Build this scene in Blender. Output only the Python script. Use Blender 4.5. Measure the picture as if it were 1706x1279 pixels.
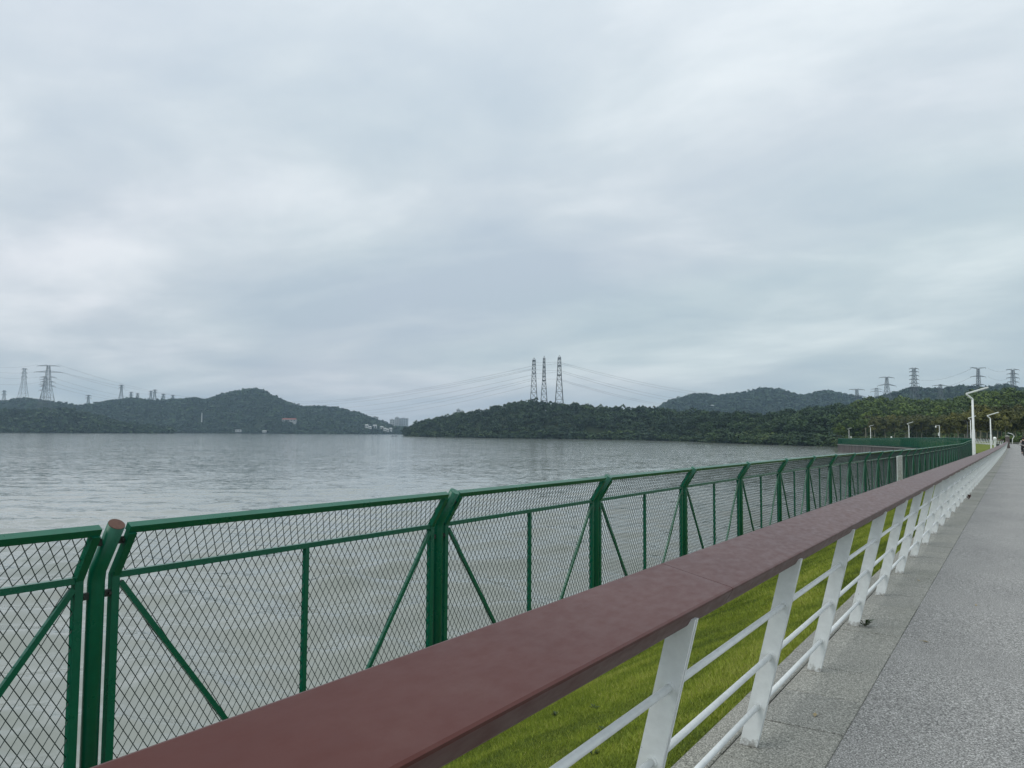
import bpy, bmesh, math, random
import numpy as np
from mathutils import Vector, Matrix
random.seed(7); rng = np.random.default_rng(11)
S = bpy.context.scene
C = S.collection
for o in list(bpy.data.objects): bpy.data.objects.remove(o)

# ------------------------------------------------------------------ camera
H = 1.56
FPX, CX, CY = 1281.0, 853.0, 639.5
psi, pit, roll = math.radians(33.16), math.radians(3.66), 0.0076
fwd = np.array([-math.sin(psi)*math.cos(pit), math.cos(psi)*math.cos(pit), math.sin(pit)])
rt0 = np.array([math.cos(psi), math.sin(psi), 0.0]); up0 = np.cross(rt0, fwd)
rt = rt0*math.cos(roll)+up0*math.sin(roll); up = -rt0*math.sin(roll)+up0*math.cos(roll)
cam = bpy.data.cameras.new('camera'); co = bpy.data.objects.new('camera', cam); C.objects.link(co)
cam.sensor_width = 36; cam.lens = FPX/1706*36; cam.clip_start = .05; cam.clip_end = 20000
co.matrix_world = Matrix(((rt[0],up[0],-fwd[0],0),(rt[1],up[1],-fwd[1],0),(rt[2],up[2],-fwd[2],H),(0,0,0,1)))
S.camera = co
S.render.resolution_x, S.render.resolution_y = 1024, 768

# ------------------------------------------------------------------ world + sun + exposure
SUN_EL, SUN_AZ = math.radians(56), math.radians(200)      # sun behind the cloud, behind and to the right
w = bpy.data.worlds.new('World'); S.world = w; w.use_nodes = True
nt = w.node_tree; nt.nodes.clear(); N = nt.nodes.new; L = nt.links.new
def wm(op, a, b=None):
    n = N('ShaderNodeMath'); n.operation = op
    for i, v in enumerate((a, b)):
        if v is None: continue
        if isinstance(v, (int, float)): n.inputs[i].default_value = v
        else: L(v, n.inputs[i])
    return n.outputs[0]
out = N('ShaderNodeOutputWorld'); bg = N('ShaderNodeBackground')
sky = N('ShaderNodeTexSky'); sky.sky_type = 'NISHITA'; sky.sun_disc = False
sky.sun_elevation = SUN_EL; sky.sun_rotation = SUN_AZ
tc = N('ShaderNodeTexCoord'); sp = N('ShaderNodeSeparateXYZ'); L(tc.outputs['Generated'], sp.inputs[0])
zc = wm('MAXIMUM', sp.outputs[2], 0.0); zz = wm('ADD', zc, 0.16)
cb = N('ShaderNodeCombineXYZ'); L(wm('DIVIDE', sp.outputs[0], zz), cb.inputs[0]); L(wm('DIVIDE', sp.outputs[1], zz), cb.inputs[1])
mp = N('ShaderNodeMapping'); L(cb.outputs[0], mp.inputs[0]); mp.inputs['Rotation'].default_value = (0,0,math.radians(-33)); mp.inputs['Scale'].default_value = (.8,1.15,1); mp.inputs['Location'].default_value=(3.1,1.7,0)
def wnoise(scale, det, rough, dist=0.0, off=0):
    n = N('ShaderNodeTexNoise'); n.inputs['Scale'].default_value = scale; n.inputs['Detail'].default_value = det
    n.inputs['Roughness'].default_value = rough; n.inputs['Distortion'].default_value = dist
    m2 = N('ShaderNodeMapping'); m2.inputs['Location'].default_value = (off, off*.7, off*.3); L(mp.outputs[0], m2.inputs[0]); L(m2.outputs[0], n.inputs['Vector'])
    return n.outputs['Fac']
n1 = wnoise(.75, 6, .52, .35); n2 = wnoise(2.0, 5, .55, .3, 5.2); n3 = wnoise(.5, 2, .5, .0, 11.3)
mixn = wm('ADD', wm('MULTIPLY', n1, .70), wm('MULTIPLY', n2, .30))
cr = N('ShaderNodeValToRGB'); L(mixn, cr.inputs[0]); e = cr.color_ramp.elements
e[0].position = .38; e[0].color = (.475,.545,.605,1); e[1].position = .64; e[1].color = (.780,.812,.825,1)
m = cr.color_ramp.elements.new(.50); m.color = (.575,.632,.668,1)
tint = N('ShaderNodeMix'); tint.data_type = 'RGBA'; tint.blend_type = 'MULTIPLY'
tr = N('ShaderNodeValToRGB'); L(n3, tr.inputs[0]); tr.color_ramp.elements[0].position = .35; tr.color_ramp.elements[0].color = (1.02,1.0,1.03,1); tr.color_ramp.elements[1].position = .65; tr.color_ramp.elements[1].color = (.96,1.01,1.0,1)
tint.inputs[0].default_value = 1.0; L(cr.outputs[0], tint.inputs[6]); L(tr.outputs[0], tint.inputs[7])
# a brighter zenith, as every overcast sky has, nothing sharper than that
gain = wm('ADD', .93, wm('MULTIPLY', zc, .55))
vm = N('ShaderNodeVectorMath'); vm.operation = 'SCALE'; L(tint.outputs[2], vm.inputs[0]); L(gain, vm.inputs['Scale'])
sk = N('ShaderNodeVectorMath'); sk.operation = 'SCALE'; L(sky.outputs[0], sk.inputs[0]); sk.inputs['Scale'].default_value = 0.1
mx = N('ShaderNodeMix'); mx.data_type = 'RGBA'; mx.inputs[0].default_value = .93
L(sk.outputs[0], mx.inputs[6]); L(vm.outputs[0], mx.inputs[7])
L(mx.outputs[2], bg.inputs[0]); bg.inputs[1].default_value = 1.0; L(bg.outputs[0], out.inputs[0])
sl = bpy.data.lights.new('sun', 'SUN'); sl.energy = 1.3; sl.angle = math.radians(45); sl.color = (1,.97,.92)
so = bpy.data.objects.new('sun', sl); C.objects.link(so)
sd = Vector((math.sin(SUN_AZ)*math.cos(SUN_EL), math.cos(SUN_AZ)*math.cos(SUN_EL), math.sin(SUN_EL)))
so.rotation_euler = sd.to_track_quat('Z','Y').to_euler()
S.view_settings.view_transform = 'Standard'; S.view_settings.look = 'None'
S.view_settings.exposure = 0.12; S.view_settings.gamma = 1; S.view_settings.use_curve_mapping = False
HAZE = 0.00012

# ------------------------------------------------------------------ helpers
def ray(u, v): return fwd*FPX+rt*(u-CX)+up*(CY-v)
def PF(u, v, F):                       # world point seen in direction (u, v) at forward distance F
    d = ray(u, v); q = d*F/FPX; return Vector((q[0], q[1], q[2]+H))
def hor(u): return 714.95+.00761*u
def PZ(u, F, z): p = PF(u, hor(u), F); return Vector((p.x, p.y, z))

def mat(name, color=(.5,.5,.5), rough=.6, metal=0, spec=.5):
    m = bpy.data.materials.new(name); m.use_nodes = True
    b = m.node_tree.nodes['Principled BSDF']; b.inputs['Base Color'].default_value = (*color, 1)
    b.inputs['Roughness'].default_value = rough; b.inputs['Metallic'].default_value = metal
    b.inputs['Specular IOR Level'].default_value = spec
    return m
class G:                                # tiny node-graph helper
    def __init__(s, m): s.t = m.node_tree; s.b = s.t.nodes['Principled BSDF']
    def n(s, ty, **k):
        x = s.t.nodes.new(ty)
        for a, v in k.items(): setattr(x, a, v)
        return x
    def l(s, a, b): s.t.links.new(a, b)
    def coord(s, scale=(1,1,1), kind='Object', rot=(0,0,0)):
        a = s.n('ShaderNodeTexCoord'); mm = s.n('ShaderNodeMapping'); s.l(a.outputs[kind], mm.inputs[0])
        mm.inputs['Scale'].default_value = scale; mm.inputs['Rotation'].default_value = rot; return mm.outputs[0]
    def pos(s, scale=(1,1,1), rot=(0,0,0)):
        a = s.n('ShaderNodeNewGeometry'); mm = s.n('ShaderNodeMapping'); s.l(a.outputs['Position'], mm.inputs[0])
        mm.inputs['Scale'].default_value = scale; mm.inputs['Rotation'].default_value = rot; return mm.outputs[0]
    def noise(s, vec, scale, det=4, rough=.5, dist=0):
        x = s.n('ShaderNodeTexNoise'); s.l(vec, x.inputs['Vector']); x.inputs['Scale'].default_value = scale
        x.inputs['Detail'].default_value = det; x.inputs['Roughness'].default_value = rough; x.inputs['Distortion'].default_value = dist
        return x.outputs['Fac']
    def ramp(s, f, stops):
        x = s.n('ShaderNodeValToRGB'); s.l(f, x.inputs[0]); e = x.color_ramp.elements
        e[0].position, e[1].position = stops[0][0], stops[-1][0]
        e[0].color = (*stops[0][1], 1); e[1].color = (*stops[-1][1], 1)
        for p, c in stops[1:-1]: y = e.new(p); y.color = (*c, 1)
        return x.outputs[0]
    def mul(s, a, b, fac=1.0, mode='MULTIPLY'):
        x = s.n('ShaderNodeMix'); x.data_type = 'RGBA'; x.blend_type = mode
        if isinstance(fac, (int, float)): x.inputs[0].default_value = fac
        else: s.l(fac, x.inputs[0])
        s.l(a, x.inputs[6])
        if isinstance(b, tuple): x.inputs[7].default_value = (*b, 1)
        else: s.l(b, x.inputs[7])
        return x.outputs[2]
    def math(s, op, a, b=None):
        x = s.n('ShaderNodeMath'); x.operation = op
        for i, v in enumerate((a, b)):
            if v is None: continue
            if isinstance(v, (int, float)): x.inputs[i].default_value = v
            else: s.l(v, x.inputs[i])
        return x.outputs[0]
    def bump(s, h, strength, dist, prev=None):
        x = s.n('ShaderNodeBump'); x.inputs['Strength'].default_value = strength; x.inputs['Distance'].default_value = dist
        s.l(h, x.inputs['Height'])
        if prev is not None: s.l(prev, x.inputs['Normal'])
        return x.outputs[0]
    def color(s, c): s.l(c, s.b.inputs['Base Color'])
    def normal(s, c): s.l(c, s.b.inputs['Normal'])
    def roughness(s, c): s.l(c, s.b.inputs['Roughness'])

def speckle(name, dark, mid, light, scale, rough=.85, stain=.25, bump=.35, big=(.8,.8,.8), island=False):
    m = mat(name, rough=rough, spec=.35); g = G(m); p = g.pos()
    f = g.noise(p, scale, 3, .75); f2 = g.noise(p, scale*.37, 2, .6)
    c = g.ramp(f, [(.36, dark), (.5, mid), (.65, light)])
    c = g.mul(c, g.ramp(f2, [(.35, (.8,.8,.8)), (.65, (1.12,1.12,1.12))]))
    s1 = g.noise(g.pos((1,.5,1)), .9, 5, .6)
    c = g.mul(c, g.ramp(s1, [(.3, big), (.5, (.98,.98,.97)), (.72, (1.1,1.09,1.08))]), stain*2)
    if island:
        oi = g.n('ShaderNodeObjectInfo'); c = g.mul(c, g.ramp(oi.outputs['Random'], [(0, (.92,.925,.92)), (1, (1.06,1.055,1.03))]))
    g.color(c); g.normal(g.bump(f, bump, .004)); return m

def painted(name, col, rough=.4, dirt=(.5,.48,.42), amount=.35, scale=6, fleck=None, spec=.5):
    m = mat(name, col, rough, spec=spec); g = G(m); p = g.pos()
    n = g.noise(p, scale, 6, .65); n2 = g.noise(p, scale*7, 3, .6)
    base = g.ramp(n2, [(.3, tuple(x*.93 for x in col)), (.7, tuple(min(1,x*1.05) for x in col))])
    msk = g.ramp(n, [(.52, (0,0,0)), (.75, (1,1,1))])
    c = g.mul(base, dirt, g.math('MULTIPLY', msk, amount))
    if fleck:
        n3 = g.noise(p, 45, 2, .5); mk = g.ramp(n3, [(.75,(0,0,0)),(.79,(1,1,1))])
        c = g.mul(c, fleck, g.math('MULTIPLY', mk, .8), 'MIX')
    g.color(c); g.roughness(g.math('ADD', g.math('MULTIPLY', n, .25), rough-.1))
    return m

# ---- mesh accumulation
class MB:
    def __init__(s): s.v = []; s.f = []
    def add(s, vs, fs):
        o = len(s.v); s.v += [tuple(x) for x in vs]; s.f += [tuple(i+o for i in f) for f in fs]
    def box(s, lo, hi, M=None):
        x0,y0,z0 = lo; x1,y1,z1 = hi
        vs = [Vector(p) for p in ((x0,y0,z0),(x1,y0,z0),(x1,y1,z0),(x0,y1,z0),(x0,y0,z1),(x1,y0,z1),(x1,y1,z1),(x0,y1,z1))]
        if M: vs = [M@p for p in vs]
        s.add(vs, [(0,3,2,1),(4,5,6,7),(0,1,5,4),(1,2,6,5),(2,3,7,6),(3,0,4,7)])
    def rod(s, a, b, r, n=8, r2=None, caps=True):
        a, b = Vector(a), Vector(b); d = b-a
        if d.length < 1e-6: return
        z = d.normalized(); x = z.orthogonal().normalized(); y = z.cross(x); r2 = r if r2 is None else r2
        vs = []
        for q, rr in ((a, r), (b, r2)):
            for k in range(n):
                t = 2*math.pi*(k+.5)/n; vs.append(q+x*math.cos(t)*rr+y*math.sin(t)*rr)
        fs = [(k, (k+1)%n, n+(k+1)%n, n+k) for k in range(n)]
        if caps: fs += [tuple(range(n-1,-1,-1)), tuple(range(n, 2*n))]
        s.add(vs, fs)
    def bar(s, a, b, w, h, up_=(0,0,1)):          # rectangular bar
        a, b = Vector(a), Vector(b); z = (b-a).normalized(); u = Vector(up_)
        x = z.cross(u).normalized(); y = x.cross(z)
        vs = [q+x*sx*w/2+y*sy*h/2 for q in (a, b) for sx, sy in ((-1,-1),(1,-1),(1,1),(-1,1))]
        s.add(vs, [(3,2,1,0),(4,5,6,7),(0,1,5,4),(1,2,6,5),(2,3,7,6),(3,0,4,7)])
    def tube(s, pts, rs, n=10, caps=True):
        pts = [Vector(p) for p in pts]; rs = [rs]*len(pts) if isinstance(rs, (int,float)) else rs
        vs = []; ref = None
        for i, p in enumerate(pts):
            d = (pts[min(i+1,len(pts)-1)]-pts[max(i-1,0)]).normalized()
            x = d.orthogonal().normalized() if ref is None else (ref-d*ref.dot(d)).normalized(); ref = x; y = d.cross(x)
            for k in range(n): t = 2*math.pi*k/n; vs.append(p+x*math.cos(t)*rs[i]+y*math.sin(t)*rs[i])
        fs = [(i*n+k, i*n+(k+1)%n, (i+1)*n+(k+1)%n, (i+1)*n+k) for i in range(len(pts)-1) for k in range(n)]
        if caps: fs += [tuple(range(n-1,-1,-1)), tuple(range((len(pts)-1)*n, len(pts)*n))]
        s.add(vs, fs)
    def sphere(s, c, r, n=10, m=6, sq=(1,1,1)):
        vs = [(c[0]+r*sq[0]*math.sin(math.pi*i/m)*math.cos(2*math.pi*k/n), c[1]+r*sq[1]*math.sin(math.pi*i/m)*math.sin(2*math.pi*k/n), c[2]+r*sq[2]*math.cos(math.pi*i/m)) for i in range(m+1) for k in range(n)]
        s.add(vs, [(i*n+k, (i+1)*n+k, (i+1)*n+(k+1)%n, i*n+(k+1)%n) for i in range(m) for k in range(n)])
    def mesh(s, name, m, smooth=False):
        me = bpy.data.meshes.new(name); me.from_pydata(s.v, [], s.f); me.materials.append(m)
        if smooth: me.polygons.foreach_set('use_smooth', [True]*len(me.polygons))
        me.update(); return me
    def build(s, name, m, parent=None, smooth=False):
        return link(name, s.mesh(name, m, smooth), parent)
def link(name, me, parent=None, loc=None, rotz=None, scale=None):
    o = bpy.data.objects.new(name, me); C.objects.link(o)
    if parent: o.parent = parent
    if loc is not None: o.location = loc
    if rotz is not None: o.rotation_euler = (0,0,rotz)
    if scale is not None: o.scale = scale
    return o
def tag(o, label=None, cat=None, group=None, kind=None):
    if label: o['label'] = label
    if cat: o['category'] = cat
    if group: o['group'] = group
    if kind: o['kind'] = kind
    return o
def thing(name, label, cat, loc=(0,0,0), rotz=0, group=None):
    o = link(name, None); o.location = loc; o.rotation_euler = (0,0,rotz); return tag(o, label, cat, group)
def polys_np(name, V, F, m, smooth=False, tint=None):   # V (n,3), F (m,k)
    me = bpy.data.meshes.new(name); k = F.shape[1]
    me.vertices.add(len(V)); me.vertices.foreach_set('co', np.ascontiguousarray(V, dtype=np.float32).ravel())
    me.loops.add(F.size); me.loops.foreach_set('vertex_index', np.ascontiguousarray(F, dtype=np.int32).ravel())
    me.polygons.add(len(F)); me.polygons.foreach_set('loop_start', np.arange(0, F.size, k, dtype=np.int32))
    me.polygons.foreach_set('loop_total', np.full(len(F), k, dtype=np.int32))
    me.update(calc_edges=True)
    if smooth: me.polygons.foreach_set('use_smooth', np.ones(len(F), dtype=bool))
    if tint is not None:
        a = me.attributes.new('tint', 'FLOAT', 'FACE'); a.data.foreach_set('value', np.ascontiguousarray(tint, dtype=np.float32))
    me.materials.append(m); return me
def grid(name, xs, ys, zf, m, parent=None, smooth=True):
    X, Y = np.meshgrid(xs, ys); Z = zf(X, Y); V = np.stack([X, Y, Z], -1).reshape(-1,3)
    nx, ny = len(xs), len(ys); i = np.arange(ny-1)[:,None]*nx+np.arange(nx-1)[None,:]
    F = np.stack([i, i+1, i+nx+1, i+nx], -1).reshape(-1,4)
    return link(name, polys_np(name, V, F, m, smooth), parent)
def ribbon(name, A, B, m, nsub=1, zmid=None, parent=None, smooth=True):   # sheet between two polylines of equal length
    A, B = np.array(A, float), np.array(B, float); rows = []
    for j in range(nsub+1):
        t = j/nsub; R = A*(1-t)+B*t
        if zmid: R[:,2] += zmid(t)
        rows.append(R)
    V = np.concatenate(rows); n = len(A)
    i = np.arange(nsub)[:,None]*n+np.arange(n-1)[None,:]
    F = np.stack([i, i+1, i+n+1, i+n], -1).reshape(-1,4)
    a, b, c = V[F[0,0]], V[F[0,1]], V[F[0,2]]
    if np.cross(b-a, c-b)[2] < 0: F = F[:, ::-1]
    return link(name, polys_np(name, V, F, m, smooth), parent)

# ------------------------------------------------------------------ materials
M = {}
M['path'] = speckle('path_aggregate', (.07,.07,.068), (.225,.222,.213), (.58,.57,.555), 110, rough=.8, stain=.38, bump=.8)
M['slab'] = speckle('granite_slab', (.10,.10,.09), (.255,.252,.228), (.50,.49,.455), 120, rough=.8, stain=.35, bump=.35, big=(.72,.74,.68), island=True)
M['grout'] = mat('grout', (.025,.024,.02), .95)
M['white'] = painted('white_paint', (.76,.78,.77), .42, (.6,.6,.54), .28, 3, fleck=(.16,.13,.10))
mm = painted('white_post_paint', (.76,.78,.77), .42, (.6,.6,.54), .28, 3, fleck=(.16,.13,.10)); g = G(mm)
src = g.b.inputs['Base Color'].links[0].from_socket; tcz = g.n('ShaderNodeTexCoord'); spz = g.n('ShaderNodeSeparateXYZ'); g.l(tcz.outputs['Object'], spz.inputs[0])
dn_ = g.noise(g.pos(), 38, 4, .7); low_ = g.math('SUBTRACT', g.math('ADD', g.math('MULTIPLY', dn_, .16), -.045), spz.outputs[2])
mk_ = g.ramp(g.math('MULTIPLY', low_, 25), [(0,(0,0,0)), (1,(1,1,1))]); g.color(g.mul(src, (.15,.13,.10), g.math('MULTIPLY', mk_, .75), 'MIX')); M['post'] = mm
M['white_far'] = mat('white_paint_far', (.72,.74,.73), .45)
M['green'] = painted('green_paint', (.001,.105,.058), .27, (.55,.6,.5), .3, 4)
M['green_dk'] = mat('green_wire', (.003,.020,.014), .5)
M['rust'] = painted('rusty_cap', (.11,.055,.04), .8, (.4,.35,.3), .7, 30)
M['clip'] = mat('dark_clip', (.02,.025,.022), .6)
mm = mat('handrail_paint', (.10,.045,.04), .40, spec=.26); g = G(mm); p = g.pos((1,.45,1))
a = g.noise(p, 3.2, 5, .6, .4); b = g.noise(p, 30, 4, .6)
c = g.ramp(a, [(.28,(.066,.0130,.0085)), (.48,(.074,.0160,.0105)), (.72,(.083,.021,.0145))])
sc = g.noise(g.pos((40,2.2,40), (0,0,.5)), 1.0, 3, .7); mk = g.ramp(sc, [(.70,(0,0,0)),(.78,(1,1,1))])
c = g.mul(c, (.24,.15,.13), g.math('MULTIPLY', mk, .22), 'MIX')
ds = g.noise(g.pos(), 2.1, 6, .7); dk = g.ramp(ds, [(.56,(0,0,0)),(.72,(1,1,1))])
c = g.mul(c, (.16,.10,.085), g.math('MULTIPLY', dk, .18), 'MIX')
g.color(c); g.roughness(g.ramp(b, [(.3,(.30,)*3),(.7,(.42,)*3)])); g.normal(g.bump(b, .06, .002)); M['rail'] = mm
M['concrete'] = speckle('concrete', (.12,.12,.11), (.24,.235,.215), (.36,.35,.33), 60, rough=.9, stain=.45, bump=.4, big=(.6,.6,.56))
mm = mat('sea_wall_concrete', rough=.85); g = G(mm); a = g.noise(g.pos((1,1,.08)), 1.1, 6, .7); b = g.noise(g.pos(), .35, 4, .6)
c = g.ramp(a, [(.3,(.045,.036,.032)), (.5,(.11,.092,.085)), (.7,(.22,.20,.19))]); g.color(g.mul(c, g.ramp(b, [(.3,(.75,.75,.75)),(.7,(1.15,1.1,1.1))]))); M['seawall'] = mm
mm = mat('soil_grass', rough=.95, spec=.2); g = G(mm); a = g.noise(g.pos(), 1.3, 6, .65); b = g.noise(g.pos(), 26, 4, .7)
c = g.ramp(a, [(.3,(.085,.115,.014)), (.5,(.130,.165,.018)), (.72,(.195,.21,.036))]); c = g.mul(c, g.ramp(b, [(.3,(.55,.58,.5)),(.7,(1.2,1.2,1.15))]))
g.color(c); g.normal(g.bump(b, .6, .03)); M['turf'] = mm
mm = mat('grass_blade', rough=.6, spec=.25); g = G(mm)
at = g.n('ShaderNodeAttribute'); at.attribute_name = 'tint'
c = g.ramp(at.outputs['Fac'], [(0,(.052,.082,.010)), (.3,(.138,.190,.015)), (.65,(.265,.320,.032)), (1,(.40,.37,.12))]); g.color(c)
M['blade'] = mm
def leafmat(name, stops, rough=.62):
    m = mat(name, rough=rough, spec=.22); g = G(m); at = g.n('ShaderNodeAttribute'); at.attribute_name = 'tint'
    oi = g.n('ShaderNodeObjectInfo'); f = g.math('ADD', g.math('MULTIPLY', at.outputs['Fac'], .8), g.math('MULTIPLY', oi.outputs['Random'], .2))
    c = g.ramp(f, stops); ns = g.noise(g.pos(), .022, 4, .62); ns2 = g.noise(g.pos(), .09, 3, .6)
    c = g.mul(c, g.ramp(ns, [(.34,(.62,.70,.80)), (.5,(1,1,1)), (.66,(1.45,1.32,1.0))])); c = g.mul(c, g.ramp(ns2, [(.35,(.72,.76,.8)), (.65,(1.28,1.22,1.1))])); g.color(c); return m
M['leaf_dark'] = leafmat('leaf_dark', [(0,(.009,.020,.013)), (.4,(.018,.040,.020)), (.75,(.042,.078,.028)), (1,(.095,.125,.045))])
M['leaf_olive'] = leafmat('leaf_olive', [(0,(.034,.038,.014)), (.4,(.066,.074,.024)), (.75,(.105,.11,.034)), (1,(.15,.15,.05))])
M['leaf_green'] = leafmat('leaf_green', [(0,(.018,.036,.012)), (.4,(.045,.078,.02)), (.75,(.085,.13,.028)), (1,(.14,.17,.045))])
M['bark'] = mat('bark', (.11,.095,.075), .9); M['bark_pale'] = mat('pale_bark', (.26,.235,.19), .85)
M['floor'] = mat('forest_floor', (.022,.032,.014), 1, spec=.1)
M['steel'] = mat('galvanised_steel', (.10,.11,.115), .6, .2)
M['wire'] = mat('cable', (.07,.075,.08), .6)
M['lamp'] = painted('lamp_paint', (.70,.72,.70), .4, (.6,.6,.5), .3, 3)
M['lampface'] = mat('lamp_panel', (.25,.26,.26), .3)
M['globe'] = mat('globe', (.85,.86,.84), .3)
M['sand'] = speckle('rubble', (.04,.04,.035), (.20,.19,.17), (.5,.48,.44), 22, rough=.95, stain=.4, bump=1)
M['paving2'] = mat('far_paving', (.24,.235,.22), .85)

# ------------------------------------------------------------------ the setting: ground, water, path
def sag(y):                              # the whole embankment dips gently and rises again
    return np.interp(y, [-20,4,35,60,90,120,150,180], [0,0,-.12,-.19,-.25,-.22,-.15,-.05])
ys = np.concatenate([np.arange(-12,60,1.0), np.arange(60,181,4.0)])
pathm = grid('path', np.linspace(-.7895, 7.0, 14), ys, lambda X,Y: sag(Y)+0*X, M['path'])
tag(pathm, kind='structure')
bed = grid('pavement', np.array([-1.405,-1.1,-.784]), ys, lambda X,Y: sag(Y)-.014+0*X, M['grout']); tag(bed, kind='structure')
def bev_box(name, lx, ly, h, m, bv=.004):
    bm = bmesh.new(); bmesh.ops.create_cube(bm, size=1); bmesh.ops.scale(bm, vec=(lx,ly,h), verts=bm.verts)
    bmesh.ops.bevel(bm, geom=[e for e in bm.edges if all(v.co.z > 0 for v in e.verts)], offset=bv, segments=1, affect='EDGES')
    me = bpy.data.meshes.new(name); bm.to_mesh(me); bm.free(); me.materials.append(m); return me
SL, KL = .60, 1.2
slab_me = bev_box('paving_slab', 452/1000, SL-.010, .05, M['slab']); kerb_me = bev_box('kerb_stone', .148, KL-.011, .12, M['slab'], .006)
far_slab = bev_box('paving_slab', .452, SL*6-.006, .05, M['slab'])
k = 0; y = -.99
while y < 140:
    near = y < 36; ln = SL if near else SL*6
    yc = y+ln/2
    o = link('paving_slab', slab_me if near else far_slab, bed, (-1.020+random.uniform(-.0015,.002), yc, float(sag(yc))-.025+random.uniform(-.0025,.0025)))
    o.rotation_euler = (math.atan((float(sag(yc+.3))-float(sag(yc-.3)))/.6)+random.uniform(-.002,.002), random.uniform(-.004,.004), 0)
    y += ln
far_kerb = bev_box('kerb_stone', .148, KL*4-.007, .12, M['slab'], .006)
y = -1.3
while y < 140:
    near = y < 50; ln = KL if near else KL*4; yc = y+ln/2
    o = link('kerb_stone', kerb_me if near else far_kerb, bed, (-1.325+random.uniform(-.003,.003), yc, float(sag(yc))-.058))
    o.rotation_euler = (math.atan((float(sag(yc+.5))-float(sag(yc-.5)))), 0, random.uniform(-.002,.002)); y += ln

# fence line and second railing line (plan), read off with depth
FX = -4.1
fence_pts = [(FX,-12,0), (FX,80,0), (-4.4,108,0)]
farF = [(1617,108,730.2),(1603,120,729.6),(1575,135,729.1),(1530,162,729.0),(1500,190,729.3),(1450,238,729.8),(1402,296,730.1),(1396,318,730.3)]
far_top = [PF(u, v, F) for u, F, v in farF]
rail2 = [PF(1669,733.5,143), PF(1655,730.5,147), PF(1625,729.3,158), PF(1580,729.2,178), PF(1530,729.2,205), PF(1470,729.6,250), PF(1420,730,318)]
rail2b = [Vector((p.x,p.y,p.z-1.25)) for p in rail2]
def resample(P, n):
    P = [Vector(p) for p in P]; d = [0]
    for a_, b_ in zip(P, P[1:]): d.append(d[-1]+(b_-a_).length)
    out_ = []
    for t in np.linspace(0, d[-1], n):
        i = min(max(int(np.searchsorted(d, t))-1, 0), len(P)-2); f = (t-d[i])/(d[i+1]-d[i]); out_.append(P[i].lerp(P[i+1], f))
    return out_, d[-1]

# grass bank between the kerb stones and the fence
def turf_z(X, Y):
    t = np.clip((-1.40-X)/2.32, 0, 1)
    z = -.035-.915*(t**1.15)+.02*np.sin(X*5+Y*1.3)*np.sin(Y*.9)*np.minimum(1, t*6)*np.minimum(1,(1.02-t)*8)
    return z+sag(Y)+np.interp(Y, [90,125], [0,.25])*t
turf = grid('grass_bank', np.linspace(-3.72,-1.402,26), np.concatenate([np.arange(-12,30,.25), np.arange(30,130,2.)]), turf_z, M['turf']); tag(turf, kind='structure')
bl = resample([( -3.72,126,0)]+[(p.x+.5,p.y,0) for p in far_top[2:]], 24)[0]
br = resample([(-1.4,126,0)]+[(p.x,p.y,0) for p in rail2b[:]], 24)[0]
zl = np.linspace(-.9,-1.5,24)*0+np.interp(range(24),[0,4,12,23],[-.85,-.6,-.9,-1.6]); zr = np.interp(range(24),[0,3,6,14,23],[-.2,-.15,.15,.1,-.1])
ln2 = ribbon('far_lawn', [(p.x,p.y,z) for p,z in zip(bl,zl)], [(p.x,p.y,z) for p,z in zip(br,zr)], M['turf'], 6); tag(ln2, kind='structure')
rub = grid('rubble_edge', np.linspace(-3.96,-3.715,8), np.arange(-12,125,.2), lambda X,Y: -.955+sag(Y)+(X+3.72)*.6+.025*np.sin(X*31+Y*17)*np.sin(Y*9.3), M['sand']); tag(rub, kind='structure')
# sea wall under the near fence
sw = thing('sea_wall', 'low concrete sea wall carrying the near green fence', 'wall', (0,0,0))
kb = MB()
yy = [-12]+list(range(0,121,6))
for a_, b_ in zip(yy, yy[1:]):
    za, zb = float(sag(a_)), float(sag(b_))
    kb = MB(); vs = [(-3.955,a_,-1.08+za),(-4.35,a_,-1.08+za),(-4.42,a_,-6.2),(-3.955,a_,-6.2),(-3.955,b_,-1.08+zb),(-4.35,b_,-1.08+zb),(-4.42,b_,-6.2),(-3.955,b_,-6.2)]
    kb.add(vs, [(0,1,5,4),(1,2,6,5),(0,4,7,3),(0,3,2,1),(4,5,6,7)]); kb.build('wall_section', M['concrete'], sw)
# far promenade behind the second railing
pr, _ = resample(rail2b, 24)
prA = [(p.x,p.y,p.z-.02) for p in pr]; prB = [(p.x+12+i*.6,p.y+14+i*.5,p.z-.02) for i, p in enumerate(pr)]
prm = ribbon('far_promenade', prA, prB, M['paving2'], 3); tag(prm, kind='structure')
land = ribbon('park_ground', [(7,-12,-.05),(7,60,-.25),(7,120,-.3),(3,185,-.12),(-20,215,-.2),(-48,300,-.5),(-56,345,-1.0),(-58,420,-1)], [(120,-12,0),(150,60,0),(170,120,0),(190,200,1),(160,330,3),(100,430,4),(40,520,3),(-20,600,2)], M['turf'], 6); tag(land, kind='structure')

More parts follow.
